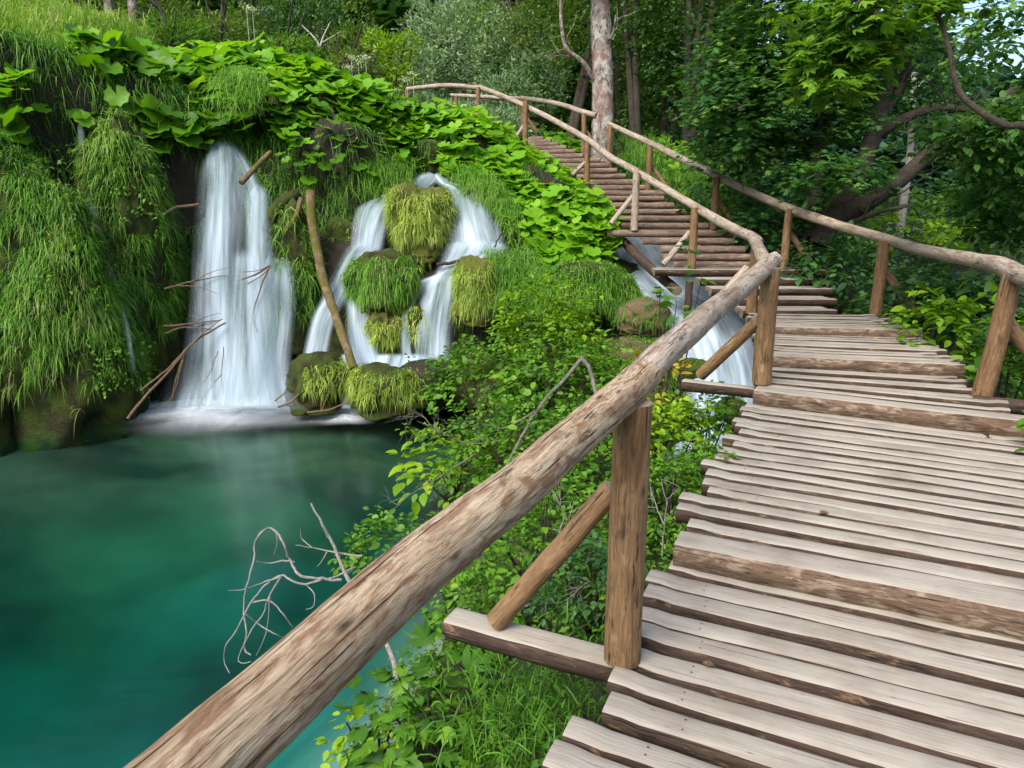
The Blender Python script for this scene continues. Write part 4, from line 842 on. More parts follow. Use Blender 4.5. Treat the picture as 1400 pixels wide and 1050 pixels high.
# ================================================================== LOGS AND DRY BRANCHES
def stick(name, label, lines, mat, cat='dead branch', sides=8, wob=.08, group=None):
    mb = MB()
    for pts, r0, r1 in lines:
        n = max(8, 4*len(pts)); P = smoothline([W(*p) for p in pts], n)
        if len(pts) > 2: P = P+rng.normal(0, r0*(.06 if cat == 'log' else .22), (n, 3))
        tube(mb, P, np.linspace(r0, r1, n), sides, wob, 0, 0)
    return tag(mb.build(name, M[mat]), label, cat, group)
stick('leaning_log', 'long barkless log leaning against the ledge between the waterfalls', [([(424, 262, 12.0), (428, 310, 11.9), (440, 372, 11.7), (458, 430, 11.45), (484, 504, 11.1)], .085, .07)], 'deadwood', 'log', 12, .12)
stick('mossy_log', 'crooked mossy log end beside the tall waterfall', [([(408, 264, 12.1), (388, 274, 12.0), (372, 292, 11.95), (368, 318, 11.9)], .09, .12), ([(366, 318, 11.9), (362, 350, 11.85), (356, 395, 11.8)], .07, .05)], 'moss', 'log', 12, .25)
stick('broken_log', 'short broken branch propped on the top of the leaning log', [([(412, 270, 11.9), (404, 296, 11.85), (388, 318, 11.8)], .05, .04)], 'deadwood', 'log', 10, .15)
stick('broken_log', 'thick stick poking into the top of the tall waterfall', [([(330, 250, 11.95), (348, 230, 12.2), (370, 208, 12.5)], .05, .042)], 'deadwood', 'log', 10, .1)
stick('dry_branch', 'thin wavy branch reaching across the dark cave to the tall waterfall', [([(130, 284, 10.9), (180, 288, 11.1), (218, 294, 11.3), (240, 284, 11.5), (272, 280, 11.7)], .02, .026)], 'drybranch')
stick('dry_branch', 'forked brown branch lying from the grass mound across the waterfall foot', [
    ([(174, 572, 10.75), (205, 535, 10.9), (238, 500, 11.0), (262, 470, 11.1), (308, 441, 11.3)], .024, .014), ([(192, 534, 10.85), (225, 508, 10.95), (252, 480, 11.05)], .018, .012), ([(252, 482, 11.05), (240, 520, 11.05), (233, 560, 11.0)], .013, .005),
    ([(250, 492, 11.05), (236, 540, 11.0), (210, 568, 10.95)], .01, .004), ([(262, 470, 11.1), (282, 452, 11.15), (304, 436, 11.2)], .01, .006)], 'drybranch')
stick('dry_branch', 'bundle of grey twigs crossing the tall waterfall at mid height', [([(225, 395, 11.3), (262, 385, 11.4), (310, 376, 11.5)], .018, .006), ([(240, 391, 11.35), (270, 392, 11.3), (298, 402, 11.3)], .01, .004), ([(262, 385, 11.4), (290, 372, 11.35), (312, 366, 11.35)], .009, .003)], 'drybranch')
stick('dry_branch', 'pair of brown sticks poking from the dark cave into the tall waterfall', [([(224, 446, 11.3), (260, 443, 11.35), (305, 437, 11.4)], .02, .007), ([(226, 456, 11.35), (250, 448, 11.33), (290, 450, 11.4)], .016, .008), ([(262, 443, 11.35), (285, 432, 11.35), (302, 428, 11.35)], .008, .003)], 'drybranch')
stick('dry_branch', 'hanging twigs in front of the white water of the tall waterfall', [([(330, 382, 11.3), (352, 374, 11.35), (370, 362, 11.4)], .012, .016), ([(338, 388, 11.3), (356, 378, 11.3), (371, 364, 11.35)], .007, .01), ([(330, 372, 11.3), (352, 370, 11.3), (366, 364, 11.35)], .005, .008), ([(368, 366, 11.4), (354, 400, 11.35), (344, 440, 11.3), (339, 490, 11.3)], .014, .005), ([(346, 436, 11.3), (352, 455, 11.3)], .006, .004)], 'drybranch')
stick('dry_branch', 'drooping fork of twigs in front of the tall waterfall foot', [([(306, 474, 11.2), (303, 512, 11.15), (306, 540, 11.1)], .008, .004), ([(303, 512, 11.15), (284, 535, 11.1), (270, 558, 11.05)], .009, .005), ([(298, 480, 11.2), (284, 515, 11.15), (262, 538, 11.1)], .007, .004)], 'drybranch')
stick('driftwood', 'dark driftwood stick caught on the step of the broad cascade', [([(596, 362, 12.0), (640, 356, 12.05), (698, 352, 12.1)], .03, .02), ([(676, 338, 12.1), (682, 325, 12.1), (688, 317, 12.1)], .016, .012)], 'bark_tree')
stick('dry_branch', 'small sticks resting on the low dark mossy boulder', [([(380, 556, 10.9), (400, 548, 10.9), (425, 516, 10.95)], .018, .012), ([(376, 548, 10.9), (392, 535, 10.9)], .014, .008), ([(420, 564, 10.8), (450, 560, 10.8), (486, 546, 10.9)], .016, .01), ([(440, 561, 10.8), (455, 525, 10.85), (470, 505, 10.9)], .01, .006)], 'drybranch')
stick('dry_branch', 'grey bent twigs at the picture edge on the grass mound', [([(-20, 236, 10.3), (10, 256, 10.3), (36, 268, 10.3)], .012, .006), ([(-20, 78, 11), (15, 90, 11), (40, 100, 11)], .012, .005)], 'bark_pale')
# ================================================================== SHRUBS
def shrub(name, label, c, rad, nsp, k, length, size, mat, tmpl=T_OVATE, base=None, nst=7, stem='bark_tree', seed=0, fill=.5, up=.8, cat='shrub', group=None, sr=.012, rlo=0, rhi=1, lump_=.35, hemi=-.5, jit=.35):
    c = np.asarray(c, float); rad = np.asarray(rad, float); base = c-A(0, 0, rad[2]) if base is None else np.asarray(base, float)
    root = thing(name, label, cat, group, loc=tuple(base))
    d = randdir(nsp, hemi); r = (fill+(1-fill)*rng.uniform(0, 1, len(d))**.6)*(1+lump_*1.3*fbm(d, 1.8, seed)); r = np.where(rng.uniform(size=len(d)) < .12, r*rng.uniform(1.05, 1.4, len(d)), r)
    pos = c+d*rad*np.clip(r, .1, 1.5)[:, None]; keep = fbm(pos, 1.5/rad.mean(), seed+4) > -.42; pos, d = pos[keep], d[keep]
    mb = MB(); dr = d*A(1, 1, .5)+rng.normal(0, .45, d.shape)+UP*.15
    m = rng.uniform(size=len(pos)) < .8
    sprays(mb, pos[m], dr[m], k, length, size, tmpl, up, jit, rlo, rhi); sprays(mb, pos[~m], dr[~m], max(3, k//2), length*1.5, size*1.55, tmpl, up, jit, rlo, rhi); put(mb.build('foliage', M[mat]), root)
    mb = MB()
    for i in range(nst):
        e = c+randdir(1, -.2)[0]*rad*rng.uniform(.5, .95); m = base*.5+e*.5+rng.normal(0, .08, 3)*rad
        tube(mb, smoothline([base+rng.normal(0, .04, 3), m, e], 12), np.linspace(sr*1.4, sr*.35, 12), 6, 0, 0, None)
    put(mb.build('stems', M[stem]), root); return root
GB = 'shrubs on the bank between the pool and the boardwalk'
def bs(px, py, d, rx, rz, *a, ry=None, **kw):
    a = list(a); a[2] = int(a[2]*.62); a[3] = max(4, int(a[3]*.85)); a[5] *= 1.32 if a[5] < .1 else 1.05; a[4] *= 1.15
    c = W(px, py, d); s = d/FPX; rad = (rx*s, (ry or rx)*s*.8, rz*s)
    g = hterr(c[0], c[1]); bx = max(c[0], float(shorex(c[1]+.1))+.15) if c[0] < pathx(c[1]) else c[0]
    b = A(bx, c[1]+.1, float(hterr(bx, c[1]+.1))-.05) if kw.pop('ground', True) else None
    return shrub(*a[:2], c, rad, *a[2:], base=b, group=kw.pop('group', GB), **kw)
bs(742, 464, 9.6, 60, 68, 'hornbeam_shrub', 'bright yellow-green bush standing tallest at the cascade edge', 620, 15, .22, .060, 'shrub_bright', seed=1, nst=12, rhi=.7)
bs(655, 520, 9.2, 62, 42, 'dark_shrub', 'dark green bush leaning over the pool below the bright tall bush', 360, 14, .2, .06, 'shrub_mid', seed=2, rhi=.8)
bs(770, 520, 8.6, 75, 60, 'leafy_shrub', 'mid-green bush between the bright tall bush and the near railing', 380, 14, .2, .06, 'shrub_mid', seed=3)
bs(620, 645, 7.6, 52, 48, 'broadleaf_shrub', 'lime-green round-leaved plant at the water edge', 120, 8, .22, .13, 'shrub_bright', tmpl=T_OVATE, seed=4, rlo=.4, up=1.2)
bs(700, 620, 7.0, 95, 75, 'leafy_shrub', 'dense bush of small leaves above the thick near log', 420, 14, .17, .05, 'shrub_mid', seed=5, nst=10)
bs(800, 640, 6.0, 70, 80, 'leafy_shrub', 'tangled bush right behind the thick near log end', 420, 14, .15, .042, 'shrub_mid', seed=6, nst=10)
bs(900, 600, 6.2, 60, 60, 'leafy_shrub', 'bush with a few yellowing leaves behind the near post', 320, 13, .15, .045, 'shrub_bright', seed=7, nst=8)
bs(965, 575, 6.3, 38, 42, 'dark_shrub', 'small dark bush in front of the white stream', 160, 12, .15, .045, 'shrub_mid', seed=8, rhi=.7)
bs(925, 690, 4.6, 60, 80, 'leafy_shrub', 'bush of tiny leaves pressed against the boardwalk edge', 480, 14, .11, .032, 'shrub_mid', seed=9, nst=10)
bs(740, 740, 4.7, 115, 80, 'leafy_shrub', 'wide low bush seen between the thick log and its diagonal brace', 620, 14, .12, .034, 'shrub_mid', seed=10, nst=14)
bs(800, 800, 3.9, 60, 60, 'leafy_shrub', 'dark twiggy bush under the cross beam of the near post', 300, 12, .10, .03, 'shrub_dark', seed=11, nst=14)
bs(640, 850, 4.3, 50, 55, 'leafy_shrub', 'small bush at the free end of the near cross beam', 200, 11, .11, .034, 'shrub_mid', seed=12)
bs(540, 750, 5.6, 62, 30, 'willow_shrub', 'thin grey-green bush growing over the turquoise water', 130, 13, .16, .045, 'shrub_mid', seed=13, nst=8)
bs(595, 990, 3.5, 80, 66, 'maple_sapling', 'maple sapling with lobed leaves at the lower edge beneath the thick log', 60, 6, .17, .12, 'shrub_mid', tmpl=T_MAPLE, seed=14, rhi=.9, nst=9, up=1.4, cat='sapling')
bs(508, 1000, 3.6, 40, 45, 'yellow_sapling', 'yellowish twiggy sapling at the lower edge beneath the thick log', 40, 8, .12, .05, 'shrub_bright', seed=15, rlo=.5, nst=6, cat='sapling')
bs(925, 405, 7.2, 42, 62, 'maple_sapling', 'slender maple sapling in front of the milky stream', 22, 5, .16, .12, 'maple', tmpl=T_MAPLE, seed=16, nst=4, up=1.4, cat='sapling', fill=.3, rlo=.4)
bs(900, 520, 7.0, 30, 40, 'yellow_sapling', 'sapling with yellow-orange leaves beside the white stream', 30, 7, .13, .06, 'yellow_leaf', seed=17, nst=4, cat='sapling')
# dry twigs
def twigs(name, label, starts, mat, n=40, L=.35, r=.006, group=None, spread=.8, droop=.0):
    mb = MB()
    for (px, py, d), dirv, ll, rr in starts:
        P0 = W(px, py, d); stack = [(P0, nrm(A(*dirv)), ll, rr, 0)]
        while stack:
            p, dv, l, r_, lv = stack.pop()
            k = 9; pts = [p]; dd = dv
            for i in range(k):
                dd = nrm(dd+rng.normal(0, .16, 3)+A(0, 0, droop)); pts.append(pts[-1]+dd*l/k)
            tube(mb, np.array(pts), np.linspace(r_, r_*.4, k+1), 5, 0, 0, None)
            if lv < 3:
                for i in range(rng.integers(2, 5)):
                    q = pts[rng.integers(2, k)]; stack.append((q, nrm(dd+rng.normal(0, spread, 3)), l*rng.uniform(.4, .7), r_*.6, lv+1))
    return tag(mb.build(name, M[mat]), label, 'dead branch', group)
def curl(pts): return [(x/2.142, 560+y/2.142, 4.6+.06*math.sin(i*1.9+x)) for i, (x, y) in enumerate(pts)]
stick('curled_branch', 'pale curling dead branch hanging over the turquoise water', [
    (curl([(1000, 500), (950, 496), (880, 485), (850, 440), (832, 395), (810, 358), (788, 348), (765, 360), (746, 390), (745, 430), (732, 480), (716, 550), (714, 600), (722, 650), (716, 700), (735, 718)]), .010, .005),
    (curl([(940, 498), (890, 512), (850, 500), (825, 486), (780, 510), (738, 560), (715, 600), (690, 650), (662, 690), (657, 735), (672, 772)]), .008, .003),
    (curl([(862, 446), (830, 442), (790, 450), (752, 444)]), .006, .003), (curl([(820, 490), (760, 510), (715, 526), (670, 530)]), .006, .002),
    (curl([(822, 490), (790, 545), (770, 600), (740, 640), (700, 720), (705, 742), (735, 738)]), .007, .003), (curl([(735, 565), (790, 560), (830, 600), (855, 635)]), .006, .003),
    (curl([(722, 600), (760, 630), (800, 655), (832, 668)]), .006, .003), (curl([(790, 550), (785, 620), (770, 680), (750, 720)]), .005, .002), (curl([(895, 512), (920, 540), (918, 575), (896, 585)]), .005, .002),
    (curl([(808, 360), (812, 390), (802, 425)]), .004, .002), (curl([(1060, 430), (990, 420), (920, 405), (866, 396)]), .007, .003), (curl([(915, 404), (884, 378), (880, 350)]), .004, .002), (curl([(1040, 460), (980, 490), (930, 500)]), .007, .006),
    (curl([(960, 412), (945, 440), (930, 460)]), .004, .002)], 'bark_pale', sides=6)
stick('dry_branch', 'single pale dead stem rising above the curling twigs', [([(480, 800, 4.5), (455, 745, 4.5), (426, 688, 4.5)], .014, .006), ([(448, 735, 4.5), (440, 715, 4.45)], .005, .003)], 'bark_pale')
stick('dry_branch', 'pale snapped stem below the thick log near the lower edge', [([(528, 878, 3.9), (540, 910, 3.85), (546, 965, 3.8)], .014, .017), ([(545, 935, 3.8), (532, 950, 3.8), (525, 975, 3.75)], .006, .003), ([(546, 940, 3.8), (558, 955, 3.8), (560, 970, 3.75)], .006, .003)], 'bark_pale')
twigs('bare_twigs', 'fine bare twigs dropping to the water beside the lime-green plant', [((650, 620, 6.4), (-1, -.2, -.45), .95, .008)], 'bark_grey', spread=.5)
twigs('bare_twigs', 'fine bare twigs reaching out over the pool above the lime-green plant', [((690, 600, 6.6), (-1, 0, -.3), .9, .008)], 'bark_grey', spread=.5)
stick('dead_limb', 'bent grey dead limb arching above the thick near log', [([(690, 640, 6.3), (735, 560, 6.4), (775, 515, 6.5), (797, 488, 6.5)], .012, .02), ([(795, 489, 6.5), (806, 505, 6.4), (815, 540, 6.3)], .021, .02), ([(735, 560, 6.4), (690, 585, 6.3), (660, 580, 6.2)], .012, .006), ([(690, 640, 6.3), (655, 680, 6.2), (640, 700, 6.1)], .011, .006)], 'bark_grey')
twigs('bare_twigs', 'tangle of dry stalks under the diagonal brace of the near post', [((770, 760, 4.2), (.2, 0, 1), .4, .006), ((830, 820, 3.9), (-.6, 0, .6), .4, .006), ((720, 800, 4.2), (.5, 0, .8), .4, .006), ((905, 760, 3.9), (-.2, 0, 1), .4, .006), ((690, 840, 4.2), (.9, 0, .2), .4, .005)], 'bark_pale', spread=.9)
# grasses beside the near deck
mb = MB()
def tuft(px, py, d, n, L, w=.008, sp=.18, rl=.0, rh=.55):
    c = W(px, py, d); P = c+rng.normal(0, 1, (n, 3))*A(sp, sp, .04); dv = rng.normal(0, .45, (n, 3))+UP*1.0
    blades(mb, P, dv, L*rng.uniform(.5, 1.2, n), w, rng.uniform(.3, 1.0, n), rng.uniform(rl, rh, n), 0, 5)
for a in [(745, 985, 3.1, 190, .38), (700, 1010, 3.2, 150, .36), (780, 940, 3.0, 120, .28), (700, 930, 3.4, 120, .3), (660, 1000, 3.3, 100, .3), (750, 890, 3.2, 140, .22), (735, 1045, 2.9, 150, .32), (870, 790, 3.9, 90, .3), (720, 690, 5, 60, .35)]: tuft(*a)
o = mb.build('grass', M['grass']); tag(o, 'arching green grass beside the near edge of the boardwalk', 'grass', kind='stuff')
# ground cover
def cover(name, label, n, xr, yr, k, length, size, mat, cond=None, lift=.12, rhi=1., tmpl=T_SIMPLE, up=.9):
    x = rng.uniform(*xr, n); y = rng.uniform(*yr, n); z = hterr(x, y); kp = np.ones(n, bool) if cond is None else cond(x, y, z)
    P = np.stack([x, y, z+lift*rng.uniform(.2, 1.4, n)], 1)[kp]; dv = rng.normal(0, 1, P.shape)*A(1, 1, .35)+UP*.3
    mb = MB(); sprays(mb, P, dv, k, length, size, tmpl, up, .4, 0, rhi); o = mb.build(name, M[mat]); return tag(o, label, 'ground plants', kind='stuff')
bankc = lambda x, y, z: (x > shorex(y)-.05) & (x < pathx(y)+.1) & (z > WATER-.05) & (np.abs(x-np.interp(y, [6.5, 8.6, 12], [2., 2.75, 2.8])) > 1.2*(y > 6.5))
cover('ground_cover', 'low leafy plants covering the bank beside the boardwalk', 5200, (-1.3, 3), (1.2, 11.5), 9, .16, .05, 'shrub_mid', bankc, .2, .8)
rightc = lambda x, y, z: (x > pathx(y)+1.75)
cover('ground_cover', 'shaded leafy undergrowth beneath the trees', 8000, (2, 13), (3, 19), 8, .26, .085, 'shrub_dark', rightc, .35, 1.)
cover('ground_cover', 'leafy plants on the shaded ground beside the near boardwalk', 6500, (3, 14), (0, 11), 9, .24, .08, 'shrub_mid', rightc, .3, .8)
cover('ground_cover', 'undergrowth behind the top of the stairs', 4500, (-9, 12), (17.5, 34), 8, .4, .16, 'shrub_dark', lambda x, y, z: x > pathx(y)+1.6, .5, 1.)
mb = MB(); P, NN, u, v = ruled([(850, 190, 18.5), (920, 205, 17.5), (985, 225, 16), (1040, 270, 13.5)], [(850, 225, 16.2), (905, 262, 14.9), (985, 300, 13.2), (1040, 330, 11.8)], 5500, .1, .1)
hang(mb, P, NN, .5, .014, .5, .3, .2, 1, .3, 0, 1.0, .8); o = mb.build('grass', M['grass']); tag(o, 'fresh grass slope behind the forest-side railing', 'grass', kind='stuff')

for k, (px, py, z, lab) in enumerate([(1194, 463, .468, 'small yellow leaf fallen on the boardwalk at the middle step'), (1120, 700, .137, 'brown leaf lying on the planks in front of the near step log'), (960, 905, .012, 'curled brown leaf lying on the planks beside the near post')]):
    c = Wz(px, py, z); mb = MB(); place(mb, T_OVATE[0]*A(1, 1, .8), T_OVATE[1], [c], A([1, .4-k*.5, .05]), A([.1, -.1, 1]), .05 if k else .07, np.array([.2+.3*k]))
    tag(mb.build('fallen_leaf', M['yellow_leaf'] if k == 0 else M['drybranch']), lab, 'leaf')
# ================================================================== TREES
def clumps(mb, specs, k, length, size, tmpl=T_SIMPLE, up=1.0, rlo=0, rhi=1, thr=-.6, flat=.15, jit=.3, out=.5):
    """specs: (px, py, d, rx px, ry px, depth m, sprays)"""
    for sI, (px, py, d, rx, ry, dep, n) in enumerate(specs):
        c = W(px, py, d); s = d/FPX; dd = randdir(n); r = rng.uniform(.15, 1, len(dd))**.5*(1+.3*fbm(dd, 1.7, sI+int(px)))
        P = c+dd*A(rx*s, dep, ry*s)*r[:, None]
        kp = fbm(P, .75*10/d, sI) > thr; P, dd = P[kp], dd[kp]
        sprays(mb, P, dd*A(1, 1, .3)*out+rng.normal(0, .5, dd.shape)*A(1, 1, .4), k, length, size, tmpl, up, jit, rlo, rhi, 0, flat)
def limbs(mb, lines, sides=9, wob=.08):
    for pts, r0, r1 in lines:
        n = max(10, 5*len(pts)); P = smoothline([W(*p) for p in pts], n); tube(mb, P, np.linspace(r0, r1, n), sides, wob, 0, None, wf=3)
def fine_branches(mb, lines, nb, L, r, seed=0):
    for pts, r0, r1 in lines:
        P = smoothline([W(*p) for p in pts], 30)
        for i in range(nb):
            k = rng.integers(8, 29); d = nrm(P[k]-P[k-1]); dv = nrm(d*.5+rng.normal(0, .7, 3)+UP*.2); l = L*rng.uniform(.4, 1)
            Q = [P[k]]
            for j in range(7): dv = nrm(dv+rng.normal(0, .18, 3)); Q.append(Q[-1]+dv*l/7)
            tube(mb, np.array(Q), np.linspace(r, r*.25, 8), 5, 0, 0, None)
def tree(name, label, lines, specs, mat, bark='bark_tree', k=10, length=.5, size=.12, tmpl=T_SIMPLE, nb=6, bl=1.2, br=.015, group=None, cat='tree', extra=None, **kw):
    b = W(*lines[0][0][0]); root = thing(name, label, cat, group, loc=tuple(b))
    mb = MB(); limbs(mb, lines)
    if nb: fine_branches(mb, lines, nb, bl, br)
    put(mb.build('trunk', M[bark]), root)
    if specs: mb = MB(); clumps(mb, specs, k, length, size, tmpl, **kw); put(mb.build('crown', M[mat]), root)
    return root
# lichen trunk by the railing
tree('tall_tree', 'tall straight trunk blotched with grey lichen next to the top of the stairs', [([(822, 222, 16.5), (824, 190, 16.4), (824, 100, 16.4), (820, 0, 16.5), (816, -160, 16.8), (812, -330, 17)], .27, .17),
      ([(812, 108, 16.3), (796, 84, 16.1), (776, 68, 16), (768, 40, 16), (766, -20, 16)], .06, .03), ([(790, 78, 16.1), (770, 76, 16), (760, 70, 15.9)], .02, .008), ([(826, 60, 16.3), (838, 45, 16.2), (842, 20, 16.2)], .03, .012)],
     [(780, -60, 16.5, 130, 60, 1.6, 260), (690, 15, 17, 55, 35, .9, 110), (760, 40, 17.5, 50, 40, .8, 90), (900, -70, 16.5, 100, 50, 1.4, 160)], 'forest_yellow', 'bark_lichen', 12, .5, .12, nb=5, bl=.9)
# big dark multi-stem tree
BT = [([(1120, 335, 10.6), (1140, 300, 10.5), (1180, 280, 10.3), (1225, 250, 10.1), (1270, 212, 9.9), (1330, 170, 9.6), (1390, 120, 9.4)], .17, .06), ([(1118, 330, 10.7), (1140, 290, 10.7), (1172, 240, 10.7), (1195, 180, 10.7), (1212, 110, 10.7), (1222, 30, 10.7), (1230, -80, 10.8)], .16, .09),
      ([(1112, 330, 10.9), (1112, 240, 11.1), (1124, 170, 11.2), (1140, 130, 11.2), (1150, 60, 11.3), (1150, -50, 11.4)], .15, .07), ([(1190, 190, 10.7), (1230, 165, 10.5), (1280, 148, 10.3), (1330, 150, 10.1)], .09, .04),
      ([(1200, 170, 10.7), (1235, 110, 10.6), (1248, 40, 10.6), (1262, -40, 10.6)], .06, .035), ([(1150, 310, 10.4), (1200, 290, 10.1), (1240, 282, 9.9)], .05, .02)]
tree('spreading_tree', 'dark several-stemmed spreading tree behind the forest-side railing', BT,
     [(1040, 150, 10.6, 90, 60, 1.0, 330), (1010, 90, 11, 60, 55, .9, 220), (1070, 235, 11.4, 80, 40, .9, 220), (1150, 232, 9.8, 55, 22, .5, 70), (1110, 165, 10.6, 70, 40, .9, 170), (1070, 50, 11, 90, 60, 1.2, 250), (1170, 60, 10.5, 90, 70, 1.3, 260),
      (1010, 190, 11.4, 60, 35, .8, 150), (1255, 100, 11.6, 70, 50, 1.0, 60), (1180, 140, 11.6, 60, 35, .6, 70), (1060, 300, 11.5, 60, 25, .6, 100), (1290, 30, 11.8, 60, 40, 1.0, 50), (1130, -20, 10.5, 150, 50, 1.5, 220)
      , (1150, -140, 10.5, 220, 70, 2.0, 420), (1000, -190, 10.5, 160, 80, 2.0, 300), (1330, -150, 10, 160, 60, 1.6, 90), (1040, -300, 9.5, 220, 80, 2.5, 220)], 'maple', 'bark_tree', 9, .42, .135, T_MAPLE, nb=9, bl=1.3, up=1.3, rlo=0, rhi=.9, thr=-.45, jit=.22)  # last crown clumps sit above the frame, added to shade wood and deck
# bright overhanging maple boughs
tree('maple_bough', 'overhanging bough of bright lobed leaves hanging in from above the railing', [([(1260, -120, 5.8), (1230, -30, 6.0), (1180, 40, 6.1), (1150, 90, 6.1)], .03, .008), ([(1230, -30, 6.0), (1190, -10, 6.0), (1120, 50, 6.0)], .02, .006), ([(1190, 20, 6.1), (1160, 60, 6.0), (1145, 128, 6.0)], .012, .005)],
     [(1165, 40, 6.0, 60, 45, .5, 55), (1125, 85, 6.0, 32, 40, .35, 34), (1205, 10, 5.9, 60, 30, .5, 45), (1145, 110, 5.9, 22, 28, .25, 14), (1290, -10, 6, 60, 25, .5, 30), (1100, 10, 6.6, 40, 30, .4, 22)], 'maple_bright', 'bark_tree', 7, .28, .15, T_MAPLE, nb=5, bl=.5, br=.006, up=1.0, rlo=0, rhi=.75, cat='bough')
# crooked pale branch and leafy tree at the edge
tree('leafy_tree', 'tree with a crooked grey branch filling the edge of the wood beside the nearest rail', [([(1480, 190, 5.2), (1400, 172, 5.3), (1372, 170, 5.4), (1330, 145, 5.5), (1308, 118, 5.6), (1298, 70, 5.7), (1284, 25, 5.8), (1262, -10, 5.8), (1240, -60, 5.9)], .03, .011), ([(1284, 22, 5.8), (1292, -20, 5.8), (1310, -70, 5.8)], .014, .01), ([(1480, 190, 5.2), (1490, 420, 5.4), (1480, 640, 5.6)], .05, .07)],
     [(1385, 240, 7.2, 55, 60, .5, 230), (1360, 185, 6.6, 50, 35, .5, 110), (1392, 105, 6.4, 50, 45, .5, 90), (1350, 270, 8.4, 50, 30, .5, 170), (1400, 310, 7.6, 60, 30, .4, 150), (1312, 170, 6.6, 35, 24, .4, 40), (1395, 30, 6.8, 60, 34, .6, 80), (1345, 75, 7.4, 40, 26, .5, 22), (1395, 180, 6.6, 50, 50, .5, 110)],
     'maple', 'bark_tree', 9, .24, .095, T_OVATE, nb=5, bl=.6, br=.008, up=1.0, rlo=.2, rhi=1)
GR = 'shrubs beyond the forest-side railing'
bs(1290, 455, 7.2, 52, 48, 'broadleaf_shrub', 'bright round-leaved shrub growing between the two nearest forest-side posts', 130, 8, .22, .095, 'shrub_bright', seed=31, rhi=.7, group=GR, up=1.1)
bs(1400, 500, 5.9, 62, 70, 'broadleaf_shrub', 'dark round-leaved shrub wrapped about the nearest forest-side post', 190, 9, .2, .085, 'shrub_mid', seed=32, rhi=.6, group=GR, up=1.0)
bs(1350, 425, 7.9, 80, 36, 'leafy_shrub', 'dark shrub filling the gap under the nearest forest-side rail', 300, 10, .22, .08, 'shrub_dark', seed=33, group=GR)
bs(1160, 375, 10.2, 75, 45, 'leafy_shrub', 'dark low shrub behind the stair foot on the forest side', 300, 11, .24, .08, 'shrub_dark', seed=34, group=GR)
bs(1262, 405, 8.6, 60, 36, 'leafy_shrub', 'shaded shrub behind the brace of the middle forest-side post', 260, 11, .24, .08, 'shrub_dark', seed=35, group=GR)
bs(1490, 600, 4.4, 50, 60, 'broadleaf_shrub', 'dark leaves pushing in beside the end of the near step log', 90, 8, .16, .07, 'shrub_mid', seed=36, rhi=.5, group=GR)
bs(1240, 320, 13, 90, 40, 'yellow_green_tree', 'sunlit yellow-green young tree seen through the gap under the leaning trunk', 320, 11, .4, .12, 'shrub_bright', seed=37, group=GR, rlo=.2)
bs(1080, 300, 12.5, 90, 55, 'leafy_shrub', 'dark shrub under the spreading tree', 380, 11, .3, .1, 'shrub_dark', seed=38, group=GR)
bs(1000, 280, 13.5, 60, 45, 'leafy_shrub', 'shrub on the grassy slope under the low boughs of the spreading tree', 260, 11, .3, .1, 'shrub_dark', seed=39, group=GR)
tree('birch_tree', 'thin pale trunk standing in the gap under the leaning trunk', [([(1228, 330, 15), (1236, 270, 15), (1244, 210, 15), (1250, 100, 15)], .09, .06)], [(1250, 120, 15, 80, 60, 1.2, 160)], 'maple', 'bark_pale', 10, .5, .15, nb=3)
for k, (x, y, rx, rz, lab) in enumerate([(5.6, 4.6, .8, .7, 'dark bush beyond the nearest forest-side post'), (6.6, 6.4, 1.0, .9, 'tall dark bush behind the nearest forest-side rail'), (5.4, 2.6, .8, .6, 'low bush beside the widest part of the near boardwalk'), (8.0, 4.0, 1.2, 1.3, 'big bush further into the wood beside the near boardwalk')]):
    z = float(hterr(np.array(x), np.array(y))); shrub('leafy_shrub', lab, A(x, y, z+rz*.8), (rx, rx, rz), 330, 10, .26, .085, ['shrub_mid', 'shrub_dark'][k % 2], seed=50+k, group=GR, rhi=.8)
# thicket behind the stairs
GT = 'thin dark trees of the thicket behind the stairs'
for n, (px, d, lean, lab) in enumerate([(872, 22, .1, 'thin dark thicket tree closest behind the lichen trunk'), (905, 24, .5, 'leaning dark thicket tree with pale feathery leaves'), (936, 21, .15, 'dark thicket stem above the grassy slope'), (968, 23, -.1, 'dark thicket stem beside the spreading tree'), (1005, 22, .25, 'thicket tree hidden behind the low maple boughs'),
                                       (735, 27, -.4, 'dark leaning stem behind the level top rail'), (770, 24, .3, 'dark slanting stem left of the lichen trunk'), (848, 26, -.2, 'dark stem peeping out behind the lichen trunk')]):
    lines = []
    for j in range(3):
        dx = rng.uniform(-14, 14); l = lean+rng.normal(0, .15)
        lines.append(([(px+dx*.3, 235-j*4, d), (px+dx+l*30, 140, d), (px+dx*2+l*70, 30, d+.3), (px+dx*3+l*120, -110, d+.5), (px+dx*3+l*150, -260, d+.6)], rng.uniform(.10, .17), .04))
    tree('thicket_tree', lab, lines, [(px+rng.uniform(-30, 30), y, d+rng.uniform(-.5, 1.5), 60, 42, 1.6, 120) for y in (-230, -140, -60, 0, 55, 105)]+[(px+rng.uniform(-20, 20), 170, d+1.5, 50, 30, 1.2, 70)], ['forest', 'forest_yellow'][n % 3 == 1], 'bark_tree', 9, .7, .17, nb=8, bl=2.0, br=.02, group=GT, thr=-.25)  # highest clumps are out of view, added to darken the thicket below
